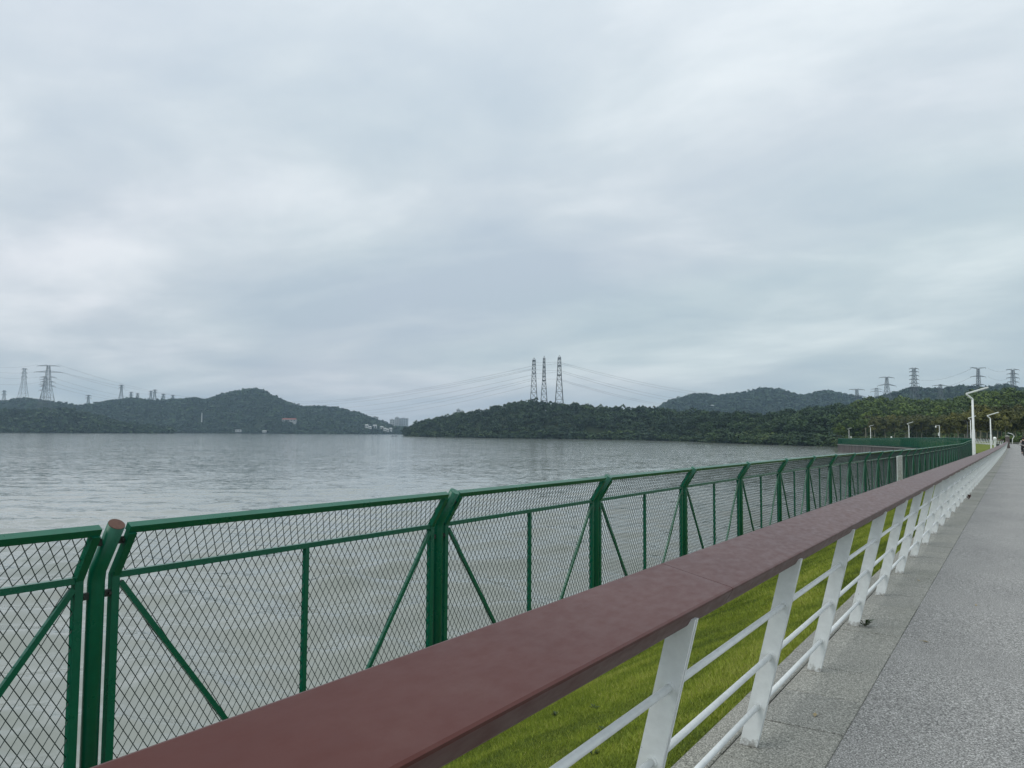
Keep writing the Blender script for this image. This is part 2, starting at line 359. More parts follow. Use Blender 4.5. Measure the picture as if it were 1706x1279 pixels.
# far sea wall under the far fence, with vertical panels and a pale coping
fw = thing('retaining_wall', 'brown streaked retaining wall of vertical panels under the far green fence', 'wall', (0,0,0))
wp, wl = resample([(p.x,p.y,p.z-2.3) for p in far_top], int(250/3))
cop = MB(); seg = 0
for i in range(len(wp)-1):
    a_, b_ = wp[i], wp[i+1]; d = (b_-a_); n_ = Vector((-d.y, d.x, 0)).normalized()
    if n_.x > 0: n_ = -n_
    b2 = a_.lerp(b_, .985)
    mb = MB(); o_ = .0 if i % 2 else .06
    fr = [a_+n_*(.1+o_), b2+n_*(.1+o_)]
    mb.add([(*fr[0].xy, a_.z-.28), (*fr[1].xy, b2.z-.28), (*fr[1].xy, -6.2), (*fr[0].xy, -6.2), (*(a_-n_*.4).xy, a_.z-.28), (*(b2-n_*.4).xy, b2.z-.28), (*(b2-n_*.4).xy, -6.2), (*(a_-n_*.4).xy, -6.2)], [(0,3,2,1),(0,1,5,4),(1,2,6,5),(3,0,4,7),(4,5,6,7)])
    mb.build('wall_panel', M['seawall'], fw)
    cop.bar(a_+n_*.05-Vector((0,0,.14)), b_+n_*.05-Vector((0,0,.14)), .7, .26)
cop.build('coping', M['concrete'], fw)

# water: a sheet whose cells grow with distance, real swell near the shore, ripples by relief
mm = mat('lake_water', (.15,.165,.13), .07, spec=.5); g = G(mm); g.b.inputs['IOR'].default_value = 1.33
pz = g.pos()
gm_ = g.n('ShaderNodeNewGeometry'); rot_ = g.n('ShaderNodeMapping'); g.l(gm_.outputs['Position'], rot_.inputs[0]); rot_.inputs['Rotation'].default_value = (0,0,math.radians(-30))
KD = (math.cos(math.radians(120)), math.sin(math.radians(120)), 0); CD = (KD[1], -KD[0], 0)
acc = gm_.outputs['Normal']
def vmath(op, a_, b_=None, sc_=None):
    x = g.n('ShaderNodeVectorMath'); x.operation = op
    if isinstance(a_, tuple): x.inputs[0].default_value = a_
    else: g.l(a_, x.inputs[0])
    if b_ is not None:
        if isinstance(b_, tuple): x.inputs[1].default_value = b_
        else: g.l(b_, x.inputs[1])
    if sc_ is not None:
        if isinstance(sc_, (int,float)): x.inputs['Scale'].default_value = sc_
        else: g.l(sc_, x.inputs['Scale'])
    return x.outputs[0]
gust = g.noise(pz, .035, 3, .6); gustf = g.math('ADD', g.math('MULTIPLY', gust, 1.6), .2)
for sc_, an_, det_, amp_ in ((.13,.4,2,.05), (.8,.40,3,.20), (2.8,.42,3,.44), (8.0,.5,2,.26)):
    mp_ = g.n('ShaderNodeMapping'); g.l(rot_.outputs[0], mp_.inputs[0]); mp_.inputs['Scale'].default_value = (an_,1,1); mp_.inputs['Location'].default_value = (sc_*13, sc_*7, 0)
    nx_ = g.n('ShaderNodeTexNoise'); g.l(mp_.outputs[0], nx_.inputs['Vector']); nx_.inputs['Scale'].default_value = sc_; nx_.inputs['Detail'].default_value = det_; nx_.inputs['Roughness'].default_value = .55
    sp_ = g.n('ShaderNodeSeparateColor'); g.l(nx_.outputs['Color'], sp_.inputs[0])
    k1 = g.math('MULTIPLY', g.math('MULTIPLY', g.math('SUBTRACT', sp_.outputs[0], .5), amp_), gustf)
    k2 = g.math('MULTIPLY', g.math('SUBTRACT', sp_.outputs[1], .5), amp_*.45)
    acc = vmath('ADD', acc, vmath('SCALE', KD, None, k1)); acc = vmath('ADD', acc, vmath('SCALE', CD, None, k2))
g.normal(vmath('NORMALIZE', acc))
pt = g.noise(pz, .05, 5, .6); g.color(g.ramp(pt, [(.35,(.200,.218,.195)), (.65,(.240,.252,.226))]))
M['water'] = mm
R = np.exp(np.linspace(math.log(9.0), math.log(4200), 600)); TH = np.radians(np.linspace(-92, 12, 340))
RR, TT = np.meshgrid(R, TH, indexing='ij'); X = RR*np.sin(TT); Y = RR*np.cos(TT); Z = np.zeros_like(X)
for i in range(46):
    lam = math.exp(rng.uniform(math.log(.6), math.log(7))); a_ = rng.normal(math.radians(118), .50); kx, ky = math.cos(a_)*2*math.pi/lam, math.sin(a_)*2*math.pi/lam
    fade = np.clip((lam/(RR*.0103)-2.0)/5, 0, 1)*np.clip((130-RR)/100, 0, 1)
    ph = kx*X+ky*Y+rng.uniform(0,6.28)+.8*np.sin(.21*X+.17*Y+i)
    Z += fade*lam*.0150*(1-np.abs(np.sin(ph/2))*2*.9)
Z = Z*(.8+.3*np.sin(.05*X+1)*np.sin(.04*Y))
V = np.stack([X, Y, Z-4.5], -1).reshape(-1,3); nx = len(TH); i = np.arange(len(R)-1)[:,None]*nx+np.arange(nx-1)[None,:]
F_ = np.stack([i, i+nx, i+nx+1, i+1], -1).reshape(-1,4)
wo = link('water', polys_np('water', V, F_[:, ::-1] if False else F_, M['water'], True)); tag(wo, kind='structure')
base = MB(); base.add([(-5200,-700,-6.4),(2600,-700,-6.4),(2600,4900,-6.4),(-5200,4900,-6.4)], [(0,1,2,3)])
tag(base.build('ground', M['floor']), kind='structure')

# ------------------------------------------------------------------ near railing
def post_mesh(m):
    b = MB(); x0r, x0l, x1r, x1l = -1.125, -1.212, -.897, -.984
    pts = [(x0l, 0), (x0r, 0), (x1r, .952), (x1l, .955)]
    for t0, t1, ins in ((-.017,-.004,0), (.004,.017,0), (-.004,.004,.02)):
        q = [(px+ins*(1 if i in (0,3) else -1), pz_) for i, (px, pz_) in enumerate(pts)]
        b.add([(px,t,pz_) for t in (t0,t1) for px,pz_ in q], [(0,1,2,3),(7,6,5,4),(0,4,5,1),(1,5,6,2),(2,6,7,3),(3,7,4,0)])
    return b.mesh('post', m)
pm = post_mesh(M['post']); pmf = post_mesh(M['white_far'])
base_pl = MB(); base_pl.box((-1.225,-.035,0), (-1.112,.035,.005)); bpm = base_pl.mesh('base_plate', M['white'])
tube_at = [(-1.118,.205), (-1.053,.463), (-.988,.718)]
railing = thing('white_railing', 'white slanted-post railing with broad dark red handrail along the path', 'railing', (0,0,0))
P0, DP = 4.0-1.5*4, 1.5
posts_y = [P0+DP*i for i in range(96) if P0+DP*i < 141]
nearp = [y for y in posts_y if y < 45]
tm = MB(); tm.rod((0,-.76,0), (0,.76,0), .0135, 12); tube_me = tm.mesh('tube_rail', M['white'], True)
tm = MB(); tm.rod((0,-3.01,0), (0,3.01,0), .0135, 8); tube_far = tm.mesh('tube_rail', M['white_far'], True)
cl = MB(); cl.rod((0,-.021,0),(0,-.0175,0), .021, 14); col_me = cl.mesh('collar', M['white'])
for i, y in enumerate(posts_y):
    o = link('post', pm if y < 45 else pmf, railing, (0,y,float(sag(y))))
    if y < 25:
        for (tx, tz) in tube_at: link('collar', col_me, o, (tx,0,tz))
    if y < 45:
        for tx, tz in tube_at:
            t = link('tube_rail', tube_me, railing, (tx, y+.75, tz+float(sag(y+.75)))); t.rotation_euler = (math.atan((float(sag(y+1.5))-float(sag(y)))/1.5),0,0)
y = posts_y[len(nearp)] ; 
while y < 139:
    for tx, tz in tube_at:
        t = link('tube_rail', tube_far, railing, (tx, y+3, tz+float(sag(y+3)))); t.rotation_euler = (math.atan((float(sag(y+6))-float(sag(y)))/6),0,0)
    y += 6
def handrail_mesh(L_, m):
    # cross-section, tilted towards the path, with rounded arrises
    key = [((-1.172,1.060),.009), ((-.884,.996),.012), ((-.926,.926),.008), ((-.965,.929),.005), ((-1.145,.975),.008)]
    pr_ = []
    for i_, (q_, r_) in enumerate(key):
        q = Vector(q_); u0 = (Vector(key[i_-1][0])-q).normalized(); u1 = (Vector(key[(i_+1)%5][0])-q).normalized()
        for t in (0,.5,1): pr_.append((q+u0*r_)*(1-t)**2+q*2*t*(1-t)+(q+u1*r_)*t*t)
    ns = 6; b = MB(); n = len(pr_)
    vs = [(q.x, -L_/2+L_*j/ns, q.y) for j in range(ns+1) for q in pr_]
    fs = [(j*n+k_, j*n+(k_+1)%n, (j+1)*n+(k_+1)%n, (j+1)*n+k_) for j in range(ns) for k_ in range(n)]
    fs += [tuple(range(n)), tuple(range(ns*n, (ns+1)*n))[::-1]]
    b.add(vs, fs); me = b.mesh('handrail_section', m)
    bm = bmesh.new(); bm.from_mesh(me); bmesh.ops.recalc_face_normals(bm, faces=bm.faces); bm.to_mesh(me); bm.free(); return me
HL = 3.0; hm = handrail_mesh(HL-.0012, M['rail']); y = 2.86-HL*2
while y < 139:
    yc = y+HL/2
    o = link('handrail_section', hm, railing, (0, yc, (float(sag(y))+float(sag(y+HL)))/2))
    o.rotation_euler = (math.atan((float(sag(y+HL))-float(sag(y)))/HL), 0, 0); y += HL

# ------------------------------------------------------------------ second railing, round the promenade
r2 = thing('far_white_railing', 'distant white railing of slanted posts curving left beyond the lawn', 'railing', (0,0,0))
rp, rl = resample(rail2b, int(sum((b_-a_).length for a_, b_ in zip(rail2b, rail2b[1:]))/1.0))
pmm = MB(); q = [(-.09,0),(0,0),(.30,1.22),(.21,1.2)]
pmm.add([(px,t,pz_) for t in (-.02,.02) for px,pz_ in q], [(0,1,2,3),(7,6,5,4),(0,4,5,1),(1,5,6,2),(2,6,7,3),(3,7,4,0)]); p2m = pmm.mesh('post', M['white_far'])
for i, p_ in enumerate(rp):
    d = (rp[min(i+1,len(rp)-1)]-rp[max(i-1,0)]); link('post', p2m, r2, p_, math.atan2(d.y, d.x)-math.pi/2)
hr = MB(); st = 5
for i in range(0, len(rp)-1, st):
    a_, b_ = rp[i], rp[min(i+st, len(rp)-1)]; d = (b_-a_).normalized(); s_ = Vector((d.y,-d.x,0))
    hb = MB(); hb.bar(a_+s_*.18+Vector((0,0,1.25)), b_+s_*.18+Vector((0,0,1.25)), .26, .06); hb.build('handrail_section', M['lampface'] if False else M['rail'], r2)
    for k_, (tx, tz) in enumerate(((.02,.25),(.09,.58),(.17,.9))):
        tb = MB(); tb.rod(a_+s_*tx+Vector((0,0,tz)), b_+s_*tx+Vector((0,0,tz)), .022, 5); tb.build('tube_rail', M['white_far'], r2)

# ------------------------------------------------------------------ green mesh fence
ZB, ZBEND, ZTOP, LEAN = -1.04, .79, 1.045, .15     # bottom, bend, top, lean towards the path
PL = 2.9-.17                                       # panel length between two posts
def wire_panel(name, y0, y1, z0, z1, xf, r=.0021, px=.058, pz_=.091):
    # straight crossing wires clipped to the panel rectangle; pz_/px give the diamond shape
    b = MB(); s = pz_/px; w_ = y1-y0; h_ = z1-z0
    for sg in (1, -1):
        c = -h_/s if sg > 0 else 0; end = w_ if sg > 0 else w_+h_/s; k_ = c-(c % px)
        while k_ < end:
            # line: y = k_ + sg*z/s
            pts = []
            t0, t1 = 0.0, h_
            if sg > 0: t0 = max(t0, (0-k_)*s); t1 = min(t1, (w_-k_)*s)
            else: t0 = max(t0, (k_-w_)*s); t1 = min(t1, (k_-0)*s)
            if t1-t0 > .01:
                b.rod((xf(z0+t0)+sg*.0018, y0+k_+sg*t0/s, z0+t0), (xf(z0+t1)+sg*.0018, y0+k_+sg*t1/s, z0+t1), r, 3, caps=False)
            k_ += px
    return b
LX = LEAN/(ZTOP-ZBEND)
low = wire_panel('wire_mesh', -PL/2+.02, PL/2-.02, ZB+.02, ZBEND-.01, lambda z: 0, r=.0028).mesh('wire_mesh', M['green_dk'])
upm = wire_panel('wire_mesh', -PL/2+.02, PL/2-.02, ZBEND+.01, ZTOP-.01, lambda z: (z-ZBEND)*LX, r=.0028, px=.058, pz_=.088).mesh('upper_wire_mesh', M['green_dk'])
def frame_mesh():
    b = MB(); a_ = PL/2-.022; t = .042; U = Vector((LEAN,0,ZTOP-ZBEND)).normalized(); nrm = (-U.z,0,U.x)
    for s_ in (-1,1):
        b.bar((0,s_*a_,ZB), (0,s_*a_,ZBEND), t, t, (1,0,0)); b.bar((0,s_*a_,ZBEND-.008), (LEAN,s_*a_,ZTOP-.022), t, t, nrm)
    b.bar((LEAN,-a_-.021,ZTOP), (LEAN,a_+.021,ZTOP), t, t, tuple(U)); b.bar((0,-a_+.022,ZBEND-.01), (0,a_-.022,ZBEND-.01), .034, .034)
    b.bar((0,-a_+.022,ZB+.02), (0,a_-.022,ZB+.02), t, t)
    return b.mesh('fence_panel', M['green'])
fm = frame_mesh()
b = MB(); b.bar((0,0,ZB+.042), (0,0,ZBEND-.028), .032, .032, (1,0,0)); mid_me = b.mesh('upright', M['green'])
br_me = []
for s_ in (-1,1):
    b = MB(); b.bar((.012,s_*(PL/2-.05),ZBEND-.05), (.012,s_*.03,ZB+.05), .030, .024, (1,0,0)); br_me.append(b.mesh('brace', M['green']))
b = MB(); b.tube([(0,0,-1.09),(0,0,ZBEND-.03),(.012,0,ZBEND+.035),(LEAN+.022,0,ZTOP+.025)], .043, 16); fp_me = b.mesh('post', M['green'], True)
# keep the cut faces flat
b = MB(); U = Vector((LEAN,0,ZTOP-ZBEND)).normalized(); b.rod(Vector((LEAN+.022,0,ZTOP+.0255)), Vector((LEAN+.022,0,ZTOP+.025))+U*.004, .0415, 16); cap_me = b.mesh('cap', M['rust']); cap_gr = b.mesh('cap', M['green'])
b = MB(); b.box((-.012,-.105,-.018), (.012,.105,.018)); b.rod((.012,-.068,0),(.024,-.068,0),.009,6); b.rod((.012,.068,0),(.024,.068,0),.009,6); clip_me = b.mesh('clamp', M['clip'])
gf = thing('green_mesh_fence', 'green metal fence of diamond mesh panels with inward-leaning tops at the water edge', 'fence', (0,0,0))
fy = [-3.55,-.65,2.26,5.15,8.15,11.05,13.85,16.6,19.25,21.9]
while fy[-1] < 108: fy.append(fy[-1]+2.85)
def fence_x(y): return float(np.interp(y, [-10,6,9,60,80,110], [-4.10,-4.10,-4.16,-4.15,-4.2,-4.5]))
def fence_dz(y): return float(np.interp(y, [-10,20,42,82,96,112], [0,0,-.12,-.13,.02,.12]))
low_f = wire_panel('wire_mesh', -PL/2, PL/2, ZB+.02, ZBEND-.01, lambda z: 0, r=.0045).mesh('wire_mesh', M['green']); up_f = wire_panel('wire_mesh', -PL/2, PL/2, ZBEND, ZTOP-.01, lambda z: (z-ZBEND)*LX, r=.0045).mesh('upper_wire_mesh', M['green'])
def put_fence(root, A, Bp, detail):
    """one panel between two post feet A and Bp (z = shift of the fence datum)"""
    d = Bp-A; ln = d.xy.length; ang = math.atan2(d.y, d.x)-math.pi/2; mid = (A+Bp)/2
    f_ = link('fence_panel', fm, root, mid); f_.rotation_euler = (math.atan2(d.z, ln), 0, ang) if False else (0,0,ang)
    f_.scale = (1, (ln-.15)/PL if detail > 0 else ln/(PL+.1), 1)
    link('wire_mesh', low if detail >= 0 else low_f, f_); link('wire_mesh', upm if detail >= 0 else up_f, f_)
    if detail > 0:
        link('upright', mid_me, f_); link('brace', br_me[0], f_); link('brace', br_me[1], f_)
    return f_
for i, (a_, b_) in enumerate(zip(fy, fy[1:])):
    put_fence(gf, Vector((fence_x(a_),a_,fence_dz(a_))), Vector((fence_x(b_),b_,fence_dz(b_))), 1 if a_ < 75 else 0)
for y in fy:
    o = link('post', fp_me, gf, (fence_x(y), y, fence_dz(y)))
    if y < 30:
        link('cap', cap_me if abs(y-2.26)<.1 else cap_gr, o)
        for z in (ZBEND-.10, -.72): link('clamp', clip_me, o, (-.0,0,z))
        link('clamp', clip_me, o, (LEAN*.72,0,ZBEND+.19))
# notice board fixed to the fence
nb = thing('notice_board', 'weathered white notice board fixed on the green mesh fence', 'sign', (-4.05, 35.6, -.12))
mm = mat('notice_print', rough=.5); g = G(mm); tcv = g.coord()
a = g.noise(g.coord((1,3,5)), 2.2, 5, .7); g.color(g.ramp(a, [(.40,(.20,.15,.14)), (.47,(.42,.40,.39)), (.56,(.58,.59,.58))]))
b = MB(); b.box((0,-.8,-.3),(.02,.8,.84)); b.build('panel', mm, nb)
b = MB(); b.bar((.012,-.8,.855),(.012,.8,.855),.03,.03); b.bar((.012,-.815,-.31),(.012,-.815,.87),.03,.03,(1,0,0)); b.bar((.012,.815,-.31),(.012,.815,.87),.03,.03,(1,0,0)); b.build('frame', M['white'], nb)
# far fence on the retaining wall
gf2 = thing('far_green_fence', 'distant green mesh fence on top of the brown retaining wall', 'fence', (0,0,0))
fp2, fl2 = resample([(p.x,p.y,p.z-ZTOP) for p in far_top], int(sum((b_-a_).length for a_, b_ in zip(far_top, far_top[1:]))/3.0))
fp2 = [Vector((fence_x(fy[-1]), fy[-1], fence_dz(fy[-1])))]+fp2
for a_, b_ in zip(fp2, fp2[1:]): put_fence(gf2, a_, b_, -1)
b = MB(); b.tube([(0,0,-1.4),(0,0,ZBEND),(LEAN+.022,0,ZTOP+.02)], .043, 6); fpf = b.mesh('post', M['green'])
for a_, b_ in zip(fp2, fp2[1:]):
    d = b_-a_; link('post', fpf, gf2, b_, math.atan2(d.y,d.x)-math.pi/2)

# ------------------------------------------------------------------ street lamps
def lamp(u, F, zb, vtop, label, group='white crooked street lamps', s=1.0, detail=True):
    b0 = PZ(u, F, zb); top = PF(u, vtop, F).z; h = top-zb; r_ = rt0
    t = thing('street_lamp', label, 'street lamp', b0, psi, group)
    k_ = h-.95*s
    b = MB(); b.tube([(0,0,0),(0,0,.25),(0,0,h*.42),(0,0,h*.43),(0,0,k_-.04)], [.17*s,.13*s,.115*s,.088*s,.078*s], 12); b.build('pole', M['lamp'], t, True)
    b = MB(); b.tube([(0,0,k_-.06),(0,0,k_),(-.45*s,0,k_+.36*s),(-.47*s,0,k_+.42*s),(-.40*s,0,k_+.46*s)], [.078*s,.078*s,.075*s,.07*s,.06*s], 10); b.build('crook', M['lamp'], t)
    b = MB(); A = Vector((-.44*s,0,k_+.44*s)); Bq = Vector((1.25*s,0,h)); b.bar(A, Bq, .20*s, .10*s); b.build('lamp_arm', M['lamp'], t)
    b = MB(); o_ = Vector((0,0,-.065*s)); b.bar(A.lerp(Bq,.45)+o_, A.lerp(Bq,.98)+o_, .15*s, .02*s); b.build('lamp_panel', M['lampface'], t)
    b = MB(); b.box((-.2*s,-.2*s,0),(.2*s,.2*s,.03)); b.build('base_plate', M['lamp'], t)
lamp(1622, 61, -.35, 644.5, 'nearest and tallest white crooked street lamp at the end of the green fence')
lamp(1650.8, 112, -.45, 686.5, 'second nearest white crooked street lamp, on the lawn left of the path', s=.95)
lamp(1617.5, 165, .0, 692.5, 'white crooked street lamp half hidden behind the nearest tall lamp', s=.95)
lamp(1514.5, 208, .0, 702.5, 'white crooked street lamp right of the middle of the far green fence', s=.95)
lamp(1450.5, 272, -.2, 707.5, 'white crooked street lamp on the left part of the far promenade', s=.95)
lamp(1414.5, 350, -.4, 712.5, 'farthest white crooked street lamp above the left end of the far fence', s=.95)
# grey lamp with a thin arm to the left, camera pole, thin poles
gp = PZ(1612.5, 175, 0); t = thing('street_lamp', 'slim grey street lamp with thin arm pointing left, beyond the green fence', 'street lamp', gp, psi)
h_ = PF(1612,701,175).z; b = MB(); b.tube([(0,0,0),(0,0,h_-.5),(-.1,0,h_-.15),(-.3,0,h_)], [.11,.08,.07,.06], 8); b.build('pole', M['steel'], t); b = MB(); b.bar((-.28,0,h_), (-1.35,0,h_+.28), .12, .06); b.build('lamp_arm', M['steel'], t)
cp = PZ(1565.5, 190, 0); h_ = PF(1565,708.5,190).z; t = thing('camera_pole', 'white pole with hanging dome camera and control box above the far fence', 'camera pole', cp, psi)
b = MB(); b.rod((0,0,0),(0,0,h_),.09,8); b.build('pole', M['lamp'], t); b = MB(); b.bar((.05,0,h_),(-.95,0,h_),.09,.09); b.build('arm', M['lamp'], t)
b = MB(); b.rod((-.9,0,h_),(-.9,0,h_-.25),.05,6); b.sphere((-.9,0,h_-.4),.2,8,6); b.build('dome_camera', M['globe'], t); b = MB(); b.box((-.32,-.15,1.9-.2),(-.08,.15,2.5)); b.build('control_box', M['lamp'], t)
def globe_lamp(u, F, zb, vtop, label):
    p_ = PZ(u, F, zb); h_ = PF(u, vtop, F).z-zb; t = thing('globe_lamp', label, 'lamp', p_, 0, 'low lamps with white globes')
    b = MB(); b.tube([(0,0,0),(0,0,.12),(0,0,.14),(0,0,h_-.42)], [.2,.2,.15,.15], 10); b.build('post', M['lamp'], t)
    b = MB(); b.rod((0,0,h_-.42),(0,0,h_-.36),.24,10); b.build('collar', M['lamp'], t); b = MB(); b.sphere((0,0,h_-.2),.24,12,8); b.build('globe', M['globe'], t, True)
globe_lamp(1657.2, 118, -.3, 728, 'low globe lamp beside the grey bin at the end of the lawn')
globe_lamp(1485, 225, .0, 727, 'low globe lamp peeking over the middle of the far green fence')
globe_lamp(1417.8, 300, -.3, 727, 'low globe lamp just right of the farthest street lamp')
for u, v0, F, lb in ((1442.3,712,300,'thin beige pole standing left of the left promenade lamp'),):
    p_ = PZ(u, F, -.2); b = MB(); h_ = PF(u,v0,F).z+.2; b.tube([(0,0,0),(0,0,.3),(0,0,h_)], [.14,.1,.08], 8); t = thing('utility_pole', lb, 'pole', p_); b.build('shaft', M['bark_pale'], t)
    b = MB(); b.box((-.3,-.3,0),(.3,.3,.12)); b.box((-.5,-.06,h_-.5),(.5,.06,h_-.4)); b.build('crossbar', M['bark_pale'], t)
# litter bin
p_ = PZ(1661.8, 128, -.28); t = thing('litter_bin', 'dark grey square litter bin behind the handrail near the path end', 'bin', p_)
b = MB(); b.box((-.26,-.26,.06),(.26,.26,.72)); b.box((-.22,-.22,0),(.22,.22,.06)); bm_ = mat('bin_grey', (.06,.065,.065), .6); b.build('body', bm_, t)
b = MB(); b.add([(-.3,-.3,.9),(.3,-.3,.9),(.3,.3,.9),(-.3,.3,.9),(-.22,-.22,1.0),(.22,-.22,1.0),(.22,.22,1.0),(-.22,.22,1.0)], [(0,3,2,1),(4,5,6,7),(0,1,5,4),(1,2,6,5),(2,3,7,6),(3,0,4,7)])
for sx in (-.25,.25):
    for sy in (-.25,.25): b.box((sx-.02,sy-.02,.7),(sx+.02,sy+.02,.9))
b.build('lid', bm_, t)
# stone pillar closing the railing
p_ = Vector((-1.0, 141.6, float(sag(141))-.02)); t = thing('stone_pillar', 'grey stone end pillar with pale cap where the railing stops', 'pillar', p_)
b = MB(); b.box((-.34,-.34,0),(.34,.34,.25)); b.box((-.27,-.27,.25),(.27,.27,1.75)); b.build('shaft', M['seawall'], t)
b = MB(); b.box((-.33,-.33,1.75),(.33,.33,1.87)); b.add([(-.3,-.3,1.87),(.3,-.3,1.87),(.3,.3,1.87),(-.3,.3,1.87),(0,0,2.05)], [(0,1,4),(1,2,4),(2,3,4),(3,0,4)]); b.build('cap', M['concrete'], t)
# crooked white bent pipe and low bench at the end of the path
p_ = PZ(1684, 168, -.1); t = thing('bent_pipe', 'white crooked pipe rising from the bushes at the path end', 'pipe', p_, psi)
b = MB(); b.tube([(.3,0,0),(.35,0,1.2),(.75,0,1.85),(.35,0,2.3),(-.6,0,2.55)], .07, 8); b.build('pipe', M['lamp'], t); b = MB(); b.rod((.3,0,0),(.3,0,.1),.18,8); b.build('foot', M['lamp'], t)
p_ = PZ(1690, 160, float(-.12)); t = thing('bench', 'pale stone bench below the dark bushes at the path end', 'bench', p_, psi)
b = MB(); b.box((-.9,-.25,.4),(.9,.25,.5)); b.build('seat', M['paving2'], t)
for sx in (-.7,.7): b = MB(); b.box((sx-.1,-.2,0),(sx+.1,.2,.4)); b.build('leg', M['paving2'], t)

# ------------------------------------------------------------------ cyclist
skin = mat('skin', (.42,.26,.19), .55); cw = mat('white_shirt', (.78,.78,.78), .8); cbk = mat('black_cloth', (.012,.012,.014), .8); rub_ = mat('tyre', (.015,.015,.015), .7)
CY0 = PZ(1704.5, 74, float(sag(85))); cyc = thing('bicycle', 'black bicycle ridden away from the viewer at the right edge of the path', 'bicycle', CY0, math.radians(2))
for yo in (-.52,.52):
    b = MB(); n = 20; b.tube([(0, yo+.31*math.cos(2*math.pi*k_/n), .34+.31*math.sin(2*math.pi*k_/n)) for k_ in range(n+1)], .022, 6); wh = b.build('wheel', rub_, cyc)
    b = MB()
    for k_ in range(8): b.rod((0,yo,.34),(0, yo+.3*math.cos(math.pi*k_/4), .34+.3*math.sin(math.pi*k_/4)), .004, 3)
    b.build('spokes', M['steel'], wh)
b = MB()
for q0, q1 in (((0,-.52,.34),(0,-.1,.3)),((0,-.1,.3),(0,-.22,.78)),((0,-.22,.75),(0,.36,.82)),((0,-.1,.3),(0,.36,.75)),((0,.36,.95),(0,.52,.34)),((0,-.52,.34),(0,-.2,.7))): b.rod(q0,q1,.018,6)
b.build('frame', rub_, cyc); b = MB(); b.tube([(-.28,.30,1.0),(-.1,.38,.98),(.1,.38,.98),(.28,.30,1.0)], .016, 6); b.build('handlebar', rub_, cyc)
b = MB(); b.sphere((0,-.25,.83), .12, 8, 5, (.7,1.1,.35)); b.build('saddle', cbk, cyc)
def skinbody(name, nodes, edges, m, parent, sub=1, root=0):
    me = bpy.data.meshes.new(name); me.from_pydata([n_[:3] for n_ in nodes], edges, []); o = link(name, me, parent); me.materials.append(m)
    md = o.modifiers.new('skin', 'SKIN'); me.skin_vertices[0] if me.skin_vertices else None
    if not me.skin_vertices: bm = bmesh.new(); bm.from_mesh(me); bm.verts.layers.skin.verify(); bm.to_mesh(me); bm.free()
    for i, n_ in enumerate(nodes): me.skin_vertices[0].data[i].radius = n_[3] if isinstance(n_[3], tuple) else (n_[3],n_[3])
    me.skin_vertices[0].data[root].use_root = True
    s_ = o.modifiers.new('sub', 'SUBSURF'); s_.levels = sub; s_.render_levels = sub; return o
ps = thing('person', 'cyclist in white shirt and black trousers with black backpack', 'person', CY0, math.radians(2))
nodes = [(0,-.22,.95,.13),(0,-.18,1.12,.13),(0,-.06,1.34,.15),(0,.0,1.48,.06),(0,.03,1.56,.07),(0,.04,1.67,.085),
 (-.17,-.03,1.40,.06),(-.24,.12,1.18,.045),(-.27,.30,1.04,.035),(.17,-.03,1.40,.06),(.24,.12,1.18,.045),(.27,.30,1.04,.035),
 (-.1,-.2,.90,.095),(-.12,.12,.72,.07),(-.12,.0,.30,.045),(-.12,.1,.22,.04),(.1,-.2,.90,.095),(.12,.16,.85,.07),(.12,.06,.46,.045),(.12,.16,.38,.04)]
body = skinbody('body', nodes, [(0,1),(1,2),(2,3),(3,4),(4,5),(2,6),(6,7),(7,8),(2,9),(9,10),(10,11),(0,12),(12,13),(13,14),(14,15),(0,16),(16,17),(17,18),(18,19)], skin, ps)
shirt = skinbody('shirt', [(0,-.24,.92,.145),(0,-.18,1.12,.15),(0,-.06,1.34,.17),(0,0,1.45,.075),(-.17,-.03,1.40,.08),(-.235,.10,1.20,.07),(-.265,.27,1.06,.055),(.17,-.03,1.40,.08),(.235,.10,1.20,.07),(.265,.27,1.06,.055)], [(0,1),(1,2),(2,3),(2,4),(4,5),(5,6),(2,7),(7,8),(8,9)], cw, ps)
trs = skinbody('trousers', [(0,-.21,.95,.14),(-.1,-.18,.90,.11),(-.12,.12,.72,.085),(-.12,.01,.32,.06),(.1,-.18,.90,.11),(.12,.16,.85,.085),(.12,.07,.48,.06)], [(0,1),(1,2),(2,3),(0,4),(4,5),(5,6)], cbk, ps)
b = MB(); b.sphere((0,.02,1.70), .108, 10, 8, (1,1.05,1)); b.build('hair', cbk, ps, True)
for sx in (-1,1):
    z_ = .2 if sx < 0 else .36; y_ = .1 if sx < 0 else .16; b = MB(); b.box((sx*.12-.04,y_-.08,z_-.06),(sx*.12+.04,y_+.18,z_+.03)); b.build('shoe', cbk, ps)
t = thing('backpack', 'black backpack worn on the back of the cyclist', 'backpack', CY0, math.radians(2)); b = MB(); b.box((-.15,-.40,1.08),(.15,-.22,1.46)); b.box((-.11,-.44,1.12),(.11,-.40,1.3)); b.build('bag', cbk, t)
b = MB(); b.tube([(-.1,-.24,1.42),(-.1,-.05,1.5),(-.1,.1,1.4)], .02, 5); b.tube([(.1,-.24,1.42),(.1,-.05,1.5),(.1,.1,1.4)], .02, 5); b.build('straps', cbk, t)

